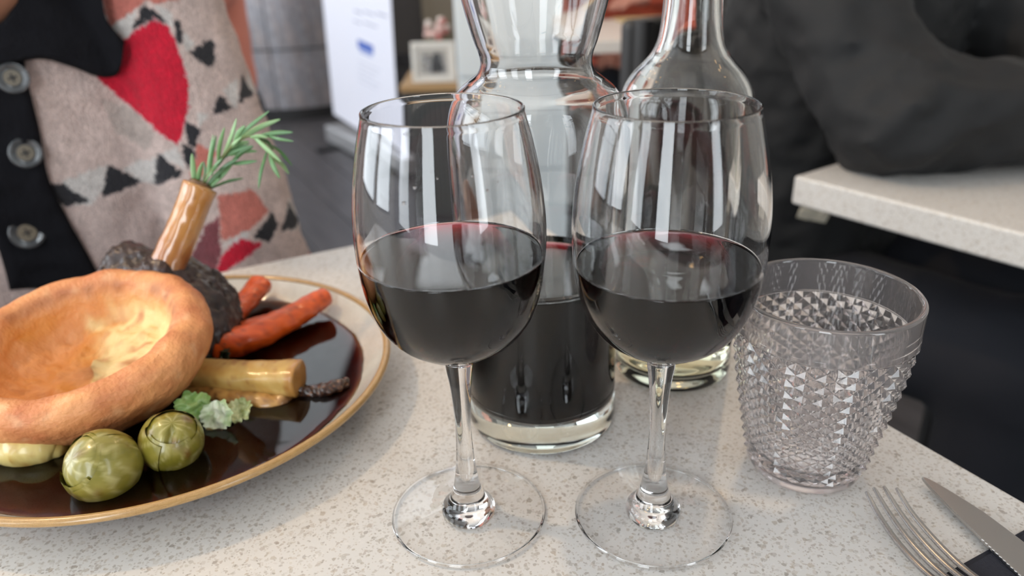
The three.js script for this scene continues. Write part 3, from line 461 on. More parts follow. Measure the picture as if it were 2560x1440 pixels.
root('roast_carrot', 'long curved roast carrot reaching to the plate rim', 'carrot', [onY(540, 868, 0.019), onY(620, 845, 0.021), onY(715, 800, 0.0225), onY(775, 765, 0.024), onY(812, 742, 0.026)], (t) => [lerp(0.0118, 0.0072, t) * (1 - 0.15 * sstep(0.2, 0, t)), lerp(0.0105, 0.0068, t)], carrotC, { lump: 0.0012 });
root('roast_carrot', 'thin roast carrot slice lying behind the long carrot', 'carrot', [onY(560, 835, 0.018), onY(630, 815, 0.021), onY(705, 790, 0.020)], (t) => [0.0052 * Math.pow(Math.sin(Math.PI * clamp(0.12 + t * 0.8)), 0.6), 0.0048], carrotC);
const parC = ['#cfac66', '#bd944b', '#a06c30', '#ad7434'];
const wedge = (a, x, y) => { const k = Math.pow(Math.abs(x) ** 3.4 + Math.abs(y) ** 3.4, -1 / 3.4); return [x * k, y * k]; };
root('roast_parsnip', 'thick pale roast parsnip wedge with a browned cut end', 'parsnip', [onY(486, 930, 0.020), onY(600, 940, 0.021), onY(690, 944, 0.0215), onY(748, 946, 0.0215)], (t) => [lerp(0.0098, 0.0112, t) * (1 - 0.06 * sstep(0.97, 1, t)), lerp(0.0065, 0.0092, t)], parC, { shape: wedge, cap: 0.12, lump: 0.0008, f: 60 });
root('roast_parsnip', 'thin browned roast parsnip slice under the thick wedge', 'parsnip', [onY(470, 978, 0.0125), onY(580, 990, 0.0135), onY(690, 1003, 0.0125), onY(735, 990, 0.0115)], (t) => [0.0072 * Math.pow(Math.sin(Math.PI * clamp(0.15 + t * 0.8)), 0.5), 0.0042], ['#c79a55', '#9c6a32', '#5d3717', '#59331a'], { lump: 0.0012 });
root('roast_parsnip', 'burnt dark parsnip tip lying in the gravy', 'parsnip', [onY(742, 982, 0.0135), onY(790, 978, 0.0145), onY(835, 968, 0.0150), onY(866, 955, 0.0145)], (t) => [0.0046 * Math.pow(Math.sin(Math.PI * clamp(0.06 + t * 0.85)), 0.5), 0.0034], ['#3a2016', '#25130e', '#8a5530'], { lump: 0.0018, f: 160 });
root('roast_potato', 'pale roast potato half sunk in gravy under the pudding', 'potato', [onY(-40, 1085, 0.017), onY(30, 1095, 0.018), onY(110, 1112, 0.017), onY(150, 1118, 0.0145)], (t) => [lerp(0.019, 0.0085, t * t), lerp(0.0135, 0.0065, t * t)], ['#e3cf86', '#cdb468', '#b58f48'], { lump: 0.0022, f: 60, cap: 0.8 });

// Brussels sprouts: a tight heart with wrapped outer leaves
function sprout(label, pos, r, seed, turn, split) {
  const g = thing('brussels_sprout', label, 'sprout', pos.toArray()); g.rotation.set(turn[0], turn[1], turn[2]);
  const heart = displace(weld(new THREE.SphereGeometry(r * 0.94, 48, 32)), (p) => { const a = Math.atan2(p.z, p.x); let s = r * 0.03 * fbm(p.x / r * 1.6 + seed, p.y / r * 1.6, p.z / r * 1.6, 3); if (split) s -= r * 0.20 * Math.exp(-(((p.x / r - 0.35 + 0.2 * p.y / r) / 0.10) ** 2)) * sstep(-0.2, 0.5, p.z / r); return s; });
  const light = new THREE.Color('#8f8538'), mid = new THREE.Color('#706a1a'), vein = new THREE.Color('#b0a76c'), brown = new THREE.Color('#6b4a1d');
  const paint = (p, n, c) => { const k = fbm(p.x / r * 1.4 + seed, p.y / r * 1.4, p.z / r * 1.4, 4); c.copy(mid).lerp(light, clamp(0.5 + k)); const a = Math.atan2(p.z, p.x), v = Math.pow(Math.abs(Math.sin(a * 4.5 + 2.6 * p.y / r + seed + 1.2 * noise(p.x / r * 1.5, p.y / r * 1.5, p.z / r * 1.5))), 14); c.lerp(vein, 0.75 * v); c.lerp(brown, (split ? 0.9 : 0.6) * clamp(2.2 * noise(p.x / r * 1.1 + seed * 3, p.y / r * 1.1, p.z / r * 1.1) - 1.05)); };
  part('heart', tint(heart, paint), M.veg, g);
  for (let k = 0; k < 5; k++) {                         // a leaf hugs the heart and ends in a slightly lifted, wavy edge
    const phi = k * 1.257 + seed, geo = new THREE.SphereGeometry(r * (0.975 + 0.009 * k), 26, 18, phi, 2.1, 0.75 + 0.12 * (k % 3), 2.05), p = geo.attributes.position, v = V();
    for (let i = 0; i < p.count; i++) { v.fromBufferAttribute(p, i); const u = (i % 27) / 26, w = Math.floor(i / 27) / 18, e = Math.min(u, 1 - u) * 2, lift = (Math.exp(-e * 9) * 0.006 + Math.exp(-w * 7) * 0.014) * (0.6 + noise(u * 5 + k, w * 5, seed)); v.multiplyScalar(1 + lift + 0.012 * noise(v.x / r * 2, v.y / r * 2, v.z / r * 2 + k)); p.setXYZ(i, v.x, v.y, v.z); }
    geo.computeVertexNormals();
    const inner = geo.clone().scale(0.985, 0.985, 0.985); inner.setIndex([...inner.index.array].reverse()); inner.computeVertexNormals();
    part(k ? 'leaf_00' + k : 'leaf', tint(join(geo, inner), paint), M.veg, g);
  }
  part('stalk', new THREE.CylinderGeometry(r * 0.24, r * 0.3, r * 0.22, 16).translate(0, -r * 0.96, 0), std('#b9ad6a', 0.6), g);
  return g;
}
sprout('round green Brussels sprout with veined leaves in the gravy by the potato', onY(256, 1164, 0.0225), 0.0182, 2.3, [0.5, 0.4, 0.5], false);
sprout('olive-green split Brussels sprout with a browned fold, beside the cabbage', onY(430, 1103, 0.0225), 0.0158, 7.1, [0.2, -0.2, -0.3], true);

// cabbage and kale scraps
function leafScrap(name, label, category, pos, w, l, turn, colors, seed, curl = 1) {
  const nx = 26, ny = 26, pos3 = [], idx = [], N = (nx + 1) * (ny + 1), th = 0.0011;
  for (const s of [1, -1]) for (let j = 0; j <= ny; j++) for (let i = 0; i <= nx; i++) {
    const u = i / nx * 2 - 1, v = j / ny * 2 - 1, e = 1 + 0.16 * noise(u * 2 + seed, v * 2, 1), x = u * Math.sqrt(1 - v * v / 2) * w * e, z = v * Math.sqrt(1 - u * u / 2) * l * e;
    pos3.push(x, curl * (0.22 * w * (u * u) + 0.25 * w * fbm(u * 1.3 + seed, v * 1.3, 2, 3)) + s * th / 2 * (1 - 0.8 * Math.max(u * u, v * v)), z);
  }
  for (let s = 0; s < 2; s++) for (let j = 0; j < ny; j++) for (let i = 0; i < nx; i++) { const a = s * N + j * (nx + 1) + i, b = a + nx + 1; s ? idx.push(a, a + 1, b, b, a + 1, b + 1) : idx.push(a, b, a + 1, b, b + 1, a + 1); }
  const edge = []; for (let i = 0; i < nx; i++) edge.push(i); for (let j = 0; j < ny; j++) edge.push(j * (nx + 1) + nx); for (let i = nx; i > 0; i--) edge.push(ny * (nx + 1) + i); for (let j = ny; j > 0; j--) edge.push(j * (nx + 1));
  edge.forEach((a, k) => { const b = edge[(k + 1) % edge.length]; idx.push(a, b, a + N, b, b + N, a + N); });
  const g = new THREE.BufferGeometry(); g.setAttribute('position', new THREE.Float32BufferAttribute(pos3, 3)); g.setIndex(idx); g.computeVertexNormals();
  const [c0, c1] = colors.map((q) => new THREE.Color(q));
  tint(g, (p, n, c) => { c.copy(c0).lerp(c1, clamp(0.5 + 0.9 * fbm(p.x / w * 1.2 + seed, p.y / w, p.z / l * 1.2, 4) - 0.5 * Math.exp(-((p.x / w / 0.12) ** 2)))); });
  const m = single(name, g, M.veg, label, category, null, pos); m.rotation.set(...turn); return m;
}
leafScrap('cabbage_leaf', 'pale green cabbage piece with a white rib beside the split sprout', 'cabbage', onY(546, 1040, 0.0185), 0.0098, 0.0088, [1.0, 0.3, 0.3], ['#e3ead0', '#a9c486'], 1.5, 0.8);
leafScrap('cabbage_leaf', 'bright green cabbage leaf tucked under the pudding edge', 'cabbage', onY(484, 1022, 0.0175), 0.0105, 0.0095, [0.75, -0.2, -0.5], ['#a6c676', '#6f9c4c'], 5.2, 1.2);
leafScrap('cabbage_leaf', 'translucent pale cabbage shred half sunk in the gravy', 'cabbage', onY(590, 1030, 0.0155), 0.0088, 0.0075, [0.5, 0.6, -0.2], ['#c9cf9c', '#8f9a58'], 8.8, 1.3);
leafScrap('kale_leaf', 'dark green kale scrap between the carrots and the meat', 'kale', onY(548, 888, 0.0175), 0.0080, 0.0075, [0.9, 0.2, 0.1], ['#22381c', '#122010'], 3.9, 1.6);

// ------------------------------------------------------------------ napkin, fork and knife
{ const dir = V(0.0145, 0, 0.055).normalize(), q0 = onY(2400, 1408, 0.002), q1 = onY(2560, 1320, 0.002), along = q1.clone().sub(q0).setY(0).normalize(), back = V(-along.z, 0, along.x); if (back.z < 0) back.negate();
  const nap = thing('napkin', 'folded navy paper napkin lying under the fork and knife', 'napkin', [q0.x, T, q0.z], Math.atan2(-along.z, along.x));
  M.napkin = std([0.016, 0.017, 0.026], 0.9, { bumpMap: rep(fineNoise, 20, 20), bumpScale: 0.0004 });
  for (let k = 0; k < 2; k++) part(k ? 'fold_001' : 'fold', boxUV(rbox(0.115, 0.0012, 0.15 - 0.003 * k, 0.0005, 0.045, 0.0007 + 0.00125 * k, 0.0752 + 0.001 * k)), M.napkin, nap);
  const tip = onY(2199, 1232, 0.0075), fdir = V(0.0078, 0, 0.058).normalize(), fs = V(fdir.z, 0, -fdir.x);
  const fork = thing('fork', 'steel dinner fork with four tines resting on the napkin', 'fork', [tip.x, T, tip.z]);
  const FP = (s, d, y) => fdir.clone().multiplyScalar(d).addScaledVector(fs, s).setY(y);
  M.cutlery = std([0.50, 0.49, 0.48], 0.26, { metalness: 1, bumpMap: rep(softNoise, 12, 12), bumpScale: 0.00004 });
  const lead = [-0.0052, -0.0002, 0.0002, -0.0040];
  for (let k = 0; k < 4; k++) { const s = (k - 1.5) * 0.0056, s0 = (k - 1.5) * 0.0051, l = [0.0012, -0.001, -0.001, 0.0012][k];
    part(k ? 'tine_00' + k : 'tine', sweep([FP(s0, l, 0.0098), FP(s0 * 1.03, 0.012, 0.0062), FP(s, 0.028, 0.0044), FP(s, 0.046, 0.0054), FP(s * 0.98, 0.062, 0.0092)], (t) => { const w = lerp(0.00085, 0.0019, Math.sqrt(t)); return [w, lerp(0.0006, 0.00105, t)]; }, { seg: 12, steps: 26, cap: 0.8 }), M.cutlery, fork); }
  part('fork_root', sweep([FP(0, 0.056, 0.0076), FP(0, 0.066, 0.0104), FP(0, 0.082, 0.0142), FP(0, 0.098, 0.0152)], (t) => [lerp(0.0104, 0.0042, sstep(0.15, 0.95, t)), 0.0011 + 0.0006 * t], { seg: 20, steps: 20, cap: 0.5 }), M.cutlery, fork);
  part('handle', sweep([FP(0, 0.094, 0.0150), FP(0, 0.12, 0.0130), FP(0, 0.165, 0.0078), FP(0, 0.20, 0.0052)], (t) => [lerp(0.0036, 0.0088, sstep(0.1, 1, t)), 0.0020], { seg: 20, steps: 24, cap: 0.6 }), M.cutlery, fork);
  const kt = onY(2306, 1197, 0.0035), ks = onY(2560, 1388, 0.0045).sub(kt).setY(0).normalize(), kn = V(ks.z, 0, -ks.x);
  const knife = thing('knife', 'steel table knife with a finely serrated edge beside the fork', 'knife', [kt.x, T, kt.z]), KP = (d, s, y) => ks.clone().multiplyScalar(d).addScaledVector(kn, s).setY(y);
  { const sh = [], n = 110; const spine = (d) => 0.0058 * Math.pow(clamp(d / 0.03), 0.55) + 0.0008 * Math.sin(d * 30), edge = (d) => -0.0125 * Math.pow(clamp(d / 0.075), 0.75);
    for (let i = 0; i <= n; i++) { const d = i / n * 0.115; sh.push([d, spine(d)]); } for (let i = n; i >= 0; i--) { const d = i / n * 0.115; sh.push([d, edge(d) - (d > 0.042 ? (i % 2) * 0.00035 : 0)]); }
    const shape = new THREE.Shape(sh.map(([a, b]) => new THREE.Vector2(a, b))), bg = new THREE.ExtrudeGeometry(shape, { depth: 0.0009, bevelEnabled: true, bevelSize: 0.0003, bevelThickness: 0.0004, bevelSegments: 2 });
    bg.applyMatrix4(new THREE.Matrix4().makeBasis(ks, kn, V(0, 1, 0))); bg.translate(0, 0.0034, 0); part('blade', bg, M.cutlery, knife); }
  part('handle', sweep([KP(0.108, -0.003, 0.0058), KP(0.13, -0.003, 0.0068), KP(0.18, -0.003, 0.0068), KP(0.21, -0.003, 0.0068)], (t) => [lerp(0.0062, 0.0086, t), 0.0036], { seg: 20, steps: 16, cap: 0.7 }), M.cutlery, knife);
}

// ------------------------------------------------------------------ people
const fur = dataTex(512, (u, v) => { const k = 128 + 90 * loopNoise(u, v, 26, 4, 2.7) + 50 * loopNoise(u, v, 90, 2, 4.1); return [k, k, k]; }, false);
M.skinBrown = phys([0.30, 0.14, 0.085], 0.5, {});
M.skinPink = phys([0.56, 0.27, 0.21], 0.5, {});
M.hairDark = std([0.012, 0.009, 0.008], 0.5);
const LIFT = (p) => V(p[0], p[1] + T, p[2]);
function handField(w, dir, palm) {                     // palm with four fingers and a thumb, slightly curled
  const f = dir.clone().normalize(), s = f.clone().cross(palm).normalize(), n = palm.clone().normalize(), P = (a, b, c) => w.clone().addScaledVector(f, a).addScaledVector(s, b).addScaledVector(n, c), fs = [limb(P(0, 0, 0), 0.026, P(0.03, 0, 0), 0.028), limb(P(0.03, -0.02, 0), 0.019, P(0.075, -0.026, 0.004), 0.015), limb(P(0.03, 0.02, 0), 0.019, P(0.075, 0.026, 0.004), 0.015)];
  [[-0.030, 0.062], [-0.010, 0.075], [0.010, 0.070], [0.029, 0.055]].forEach(([b, l]) => fs.push(limb(P(0.078, b, 0.003), 0.0098, P(0.078 + l * 0.55, b * 1.05, 0.010), 0.009), limb(P(0.078 + l * 0.55, b * 1.05, 0.010), 0.009, P(0.078 + l * 0.92, b * 1.05, 0.026), 0.0075)));
  fs.push(limb(P(0.018, -0.026, 0.004), 0.014, P(0.05, -0.05, 0.016), 0.0105), limb(P(0.05, -0.05, 0.016), 0.0105, P(0.078, -0.054, 0.026), 0.0085));
  return blend(0.006, ...fs);
}
function headGeometry(c, face, k = 1) {                // skull, jaw, nose, eye sockets, ears
  const f = face.clone().setY(0).normalize(), s = V(f.z, 0, -f.x), P = (a, y, b) => c.clone().addScaledVector(f, a * k).addScaledVector(s, b * k).add(V(0, y * k, 0));
  const base = blend(0.03, limb(P(-0.018, 0.03, 0), 0.086 * k, P(0.012, 0.04, 0), 0.082 * k), limb(P(0.03, -0.02, 0), 0.064 * k, P(0.05, -0.075, 0), 0.036 * k)), nose = limb(P(0.092, 0.018, 0), 0.008 * k, P(0.112, -0.012, 0), 0.0135 * k), ears = [1, -1].map((q) => limb(P(-0.01, 0.018, q * 0.083), 0.012 * k, P(-0.008, -0.018, q * 0.080), 0.009 * k)), eyes = [1, -1].map((q) => limb(P(0.092, 0.02, q * 0.030), 0.012 * k, P(0.09, 0.02, q * 0.036), 0.012 * k)), lips = limb(P(0.083, -0.046, -0.018), 0.007 * k, P(0.083, -0.046, 0.018), 0.007 * k);
  const f0 = (x, y, z) => { let d = smin(base(x, y, z), nose(x, y, z), 0.012); for (const e of eyes) d = -smin(-d, e(x, y, z) + 0.002, 0.008); d = smin(d, lips(x, y, z), 0.006); for (const e of ears) d = smin(d, e(x, y, z), 0.006); return d; };
  return meshField(f0, c.clone().addScalar(-0.14 * k), c.clone().addScalar(0.16 * k), 0.006);
}
// joints in table-top coordinates; top and legs are worn over the body, the body itself is one skin mesh (head, neck, hands)
function person(label, J, { skin, hair, topMat, legMat, fat = 1, cell = 0.011, folds = 0.004, topName = 'jacket', paintUV, face, sleeve = 0.052, extra }) {
  const j = {}; for (const k in J) j[k] = LIFT(J[k]);
  const o = j.pelvis.clone(); o.y = 0; const g = thing('person', label, 'person', o.toArray()), loc = (geo) => geo.translate(-o.x, -o.y, -o.z);
  const side = j.shoulderL.clone().sub(j.shoulderR).normalize(), hip = (q) => j.pelvis.clone().addScaledVector(side, q * 0.085).add(V(0, -0.02, 0)), up = (p, y) => p.clone().add(V(0, y, 0));
  const ch = (q, w) => j.chest.clone().addScaledVector(side, q * w), be = (q, w) => j.pelvis.clone().addScaledVector(side, q * w).add(V(0, 0.05, 0));
  const sh = blend(0.05, limb(j.shoulderR, 0.066 * fat, j.shoulderL, 0.066 * fat), limb(ch(1, 0.065), 0.108 * fat, be(1, 0.055), 0.112 * fat), limb(ch(-1, 0.065), 0.108 * fat, be(-1, 0.055), 0.112 * fat), limb(up(j.chest, 0.06), 0.10 * fat, j.neck, 0.06));
  const arms = ['R', 'L'].map((q) => blend(0.02, limb(j['shoulder' + q], 0.064 * fat, j['elbow' + q], sleeve * fat), limb(j['elbow' + q], sleeve * fat, j['wrist' + q], sleeve * 0.72 * fat)));
  const dressed0 = (x, y, z) => { let d = sh(x, y, z); for (const a of arms) d = smin(d, a(x, y, z), 0.008); return d; }, ridges = extra ? extra(dressed0) : [];
  const dressed = (x, y, z) => ridges.reduce((d, e) => smin(d, e(x, y, z), 0.016), dressed0(x, y, z)) + folds * (fbm(x * 9, y * 9, z * 9, 3) + 0.8 * (Math.abs(noise(x * 14 + y * 9, y * 22 - x * 6, z * 14)) - 0.4));
  const topPts = ['pelvis', 'chest', 'neck', 'shoulderR', 'shoulderL', 'elbowR', 'elbowL', 'wristR', 'wristL'].map((k) => j[k]);
  const tg = meshField(dressed, ...fieldBox(null, topPts, 0.19 * fat), cell);
  if (paintUV) { const p = tg.attributes.position, uv = new Float32Array(p.count * 2), v = V(); for (let i = 0; i < p.count; i++) { const [a, b] = paintUV(v.fromBufferAttribute(p, i)); uv[i * 2] = a; uv[i * 2 + 1] = b; } tg.setAttribute('uv', new THREE.BufferAttribute(uv, 2)); }
  part(topName, loc(tg), topMat, g);
  const legs = []; for (const [q, s] of [[-1, 'R'], [1, 'L']]) legs.push(limb(hip(q), 0.092 * fat, j['knee' + s], 0.066 * fat), limb(j['knee' + s], 0.064 * fat, j['ankle' + s], 0.045 * fat));
  const lf0 = blend(0.03, ...legs), lf = (x, y, z) => lf0(x, y, z) + 0.004 * fbm(x * 10, y * 10, z * 10, 3);
  part('trousers', loc(meshField(lf, ...fieldBox(null, ['pelvis', 'kneeR', 'kneeL', 'ankleR', 'ankleL'].map((k) => j[k]), 0.17), 0.013)), legMat, g);
  for (const s of ['R', 'L']) { const k = j['ankle' + s], kn = face.clone().setY(0).normalize(); part('shoe', loc(meshField(blend(0.02, limb(k.clone().add(V(0, -0.03, 0)), 0.04, k.clone().addScaledVector(kn, 0.12).add(V(0, -0.055, 0)), 0.036)), ...fieldBox(null, [k.clone().addScaledVector(kn, 0.12), k], 0.12), 0.012)), M.black, g); }
  const hg = headGeometry(j.head, face), nk = meshField(blend(0.03, limb(j.neck.clone().add(V(0, -0.04, 0)), 0.052, j.head.clone().add(V(0, -0.03, 0)), 0.05), ...(J.collarbone ? [limb(j.neck, 0.052, j.collarbone, J.collarbone[3])] : [])), ...fieldBox(null, [j.neck, j.head, ...(J.collarbone ? [j.collarbone] : [])], 0.13), 0.008);
  const hands = ['R', 'L'].map((q) => { const d = j['wrist' + q].clone().sub(j['elbow' + q]); const w = j['wrist' + q].clone(); return meshField(handField(w, d, V(0, -1, 0).addScaledVector(d.clone().normalize(), d.clone().normalize().y).normalize()), ...fieldBox(null, [w, w.clone().addScaledVector(d.normalize(), 0.15)], 0.07), 0.0045); });
  const under = []; for (const q of ['R', 'L']) under.push(limb(j.chest, 0.04, j['shoulder' + q], 0.032), limb(j['shoulder' + q], 0.032, j['elbow' + q], 0.028), limb(j['elbow' + q], 0.028, j['wrist' + q], 0.025));
  const trunk = meshField(blend(0.02, ...under, limb(j.neck, 0.045, j.chest, 0.05), limb(j.chest, 0.05, j.pelvis, 0.06)), ...fieldBox(null, topPts, 0.08), 0.013);
  part('body', loc(mergeGeometries([hg, nk, trunk, ...hands])), skin, g);
  const fd = face.clone().setY(0).normalize(), hd = j.head.clone();
  const hf = limb(hd.clone().addScaledVector(fd, -0.03).add(V(0, 0.045, 0)), 0.094, hd.clone().addScaledVector(fd, -0.045).add(V(0, -0.03, 0)), 0.08), cut = (x, y, z) => ((x - hd.x) * fd.x + (z - hd.z) * fd.z) - 0.045 - (y - hd.y - 0.06) * 0.6;
  part('hair', loc(meshField((x, y, z) => Math.max(hf(x, y, z) + 0.004 * noise(x * 40, y * 12, z * 40), cut(x, y, z)), hd.clone().addScalar(-0.17), hd.clone().addScalar(0.17), 0.008)), hair, g);
  return { g, o, field: dressed, legs: lf, j };
}

// the diner across the table, in a patterned woolly cardigan with a black collar and button band
const seat = (s, y, d) => { const p = CORNER.clone().addScaledVector(E2, s).addScaledVector(E1, -d); return [p.x, y, p.z]; };
const cardPlane = CORNER.clone().addScaledVector(E1, -0.10);
const sy = (px, py) => { const p = onPlane(px, py, cardPlane, E1).sub(CORNER); return [p.dot(E2), p.y]; };
const CU = [0.08, 0.72, -0.42, 0.42];
const cardTex = (() => {
  const N = 1024, c = document.createElement('canvas'); c.width = c.height = N; const g = c.getContext('2d');
  const X = ([s, y]) => [(s - CU[0]) / (CU[1] - CU[0]) * N, (1 - (y - CU[2]) / (CU[3] - CU[2])) * N];
  g.fillStyle = '#ceb9b2'; g.fillRect(0, 0, N, N);
  const S = 900 / 1851, poly = (color, pts) => { g.fillStyle = color; g.beginPath(); pts.forEach(([a, b], i) => { const [x, y] = X(sy(a * S, b * S)); i ? g.lineTo(x, y) : g.moveTo(x, y); }); g.fill(); };
  const black = '#26262b', cream = '#d0cac6', red = '#c90f31', salmon = '#c47468', wine = '#7d4248';
  poly(salmon, [[520, -120], [760, -120], [760, 0], [720, 50], [580, 145], [550, 80]]); poly(salmon, [[760, 0], [900, -120], [1000, -120], [930, 0], [800, 20]]);
  poly(cream, [[580, 150], [720, 50], [690, 180], [650, 205]]); poly(cream, [[800, 20], [900, 80], [890, 150], [850, 110]]); poly(cream, [[940, 150], [1010, 230], [960, 270]]);
  poly(black, [[690, 165], [745, 35], [800, 55], [870, 125], [800, 100]]);
  poly(red, [[600, 260], [690, 185], [800, 105], [860, 130], [900, 200], [940, 330], [965, 430], [955, 570], [905, 730], [820, 680], [700, 580], [600, 500], [500, 410], [560, 330]]);
  poly(black, [[900, 110], [930, 110], [945, 230], [915, 220]]); poly(black, [[970, 270], [1080, 215], [1115, 215], [1110, 330], [1080, 350]]);
  poly(cream, [[1190, 545], [1140, 460], [1240, 405], [1215, 545]]); poly(cream, [[1320, 500], [1290, 430], [1340, 380], [1390, 485]]);
  poly(black, [[1075, 575], [1120, 480], [1190, 545]]); poly(black, [[1225, 525], [1260, 395], [1330, 500]]); poly(red, [[1380, 480], [1460, 560], [1410, 540]]);
  poly(cream, [[1000, 560], [1060, 580], [1010, 640]]); poly(black, [[945, 610], [1020, 650], [990, 740], [950, 720]]); poly(black, [[930, 720], [990, 760], [960, 840], [925, 790]]);
  poly(salmon, [[1000, 720], [1090, 760], [1060, 870], [960, 890], [990, 780]]); poly(salmon, [[1090, 960], [1260, 930], [1345, 1040], [1190, 1130], [1100, 1170]]);
  poly(wine, [[1090, 1060], [1095, 1230], [1040, 1400], [930, 1400], [960, 1280], [1030, 1100]]); poly(cream, [[1095, 1205], [1190, 1120], [1250, 1110], [1190, 1165]]);
  poly(red, [[1190, 1145], [1295, 1175], [1130, 1290], [1040, 1400], [1100, 1240]]);
  poly(black, [[1250, 1140], [1360, 1040], [1385, 1100], [1330, 1170]]); poly(cream, [[1400, 1130], [1480, 1005], [1565, 1160]]); poly(black, [[1400, 1130], [1470, 1030], [1540, 1140]]);
  poly(salmon, [[1100, 1380], [1620, 1260], [1640, 1300], [1100, 1440]]); poly(wine, [[950, 1380], [1100, 1380], [1100, 1440], [940, 1440]]);
  poly(cream, [[300, 1110], [330, 960], [560, 875], [540, 1010], [480, 1095]]); poly(black, [[530, 1055], [565, 880], [755, 975]]); poly(cream, [[755, 975], [640, 905], [830, 790], [800, 960]]);
  poly(black, [[250, 985], [330, 985], [470, 1075], [340, 1110], [260, 1050]]); poly(cream, [[810, 790], [900, 735], [945, 850]]); poly(black, [[795, 950], [808, 780], [930, 875]]);
  poly('#b9aaa3', [[520, 520], [700, 590], [800, 690], [760, 790], [600, 700]]);
  for (const [a, b, k] of [[-300, 900, 0], [-160, 1250, 1], [-420, 600, 0], [-500, 1300, 1], [700, 1550, 0], [1200, 1700, 1]]) { poly(k ? red : black, [[a, b], [a + 160, b - 140], [a + 210, b + 60]]); poly(cream, [[a + 210, b + 60], [a + 160, b - 140], [a + 330, b - 30]]); }
  const im = g.getImageData(0, 0, N, N).data, d = new Uint8Array(N * N * 4);                  // felted edges and pile
  for (let y = 0; y < N; y++) for (let x = 0; x < N; x++) { const dx = Math.round(1.6 * noise(x / 9, y / 9, 1) + 2 * noise(x / 3, y / 3, 2)), dy = Math.round(1.6 * noise(x / 9, y / 9, 5) + 2 * noise(x / 3, y / 3, 6)), i = (clamp(y + dy, 0, N - 1) * N + clamp(x + dx, 0, N - 1)) * 4, k = 1 + 0.10 * fbm(x / 22, y / 22, 3, 4) + 0.12 * noise(x / 3, y / 3, 9), o = ((N - 1 - y) * N + x) * 4; for (let q = 0; q < 3; q++) d[o + q] = clamp(im[i + q] * k, 0, 255); d[o + 3] = 255; }
  const t = new THREE.DataTexture(d, N, N); t.magFilter = THREE.LinearFilter; t.colorSpace = THREE.SRGBColorSpace; t.needsUpdate = true; return t;
})();
M.cardigan = phys('#ffffff', 0.95, { map: cardTex, bumpMap: rep(fur, 9, 11), bumpScale: 0.005, sheen: 0.3, sheenColor: new THREE.Color(0.8, 0.78, 0.76), sheenRoughness: 0.6 });
M.blackWool = phys([0.006, 0.006, 0.008], 0.95, { bumpMap: rep(fur, 6, 6), bumpScale: 0.0015, specularIntensity: 0.3 });
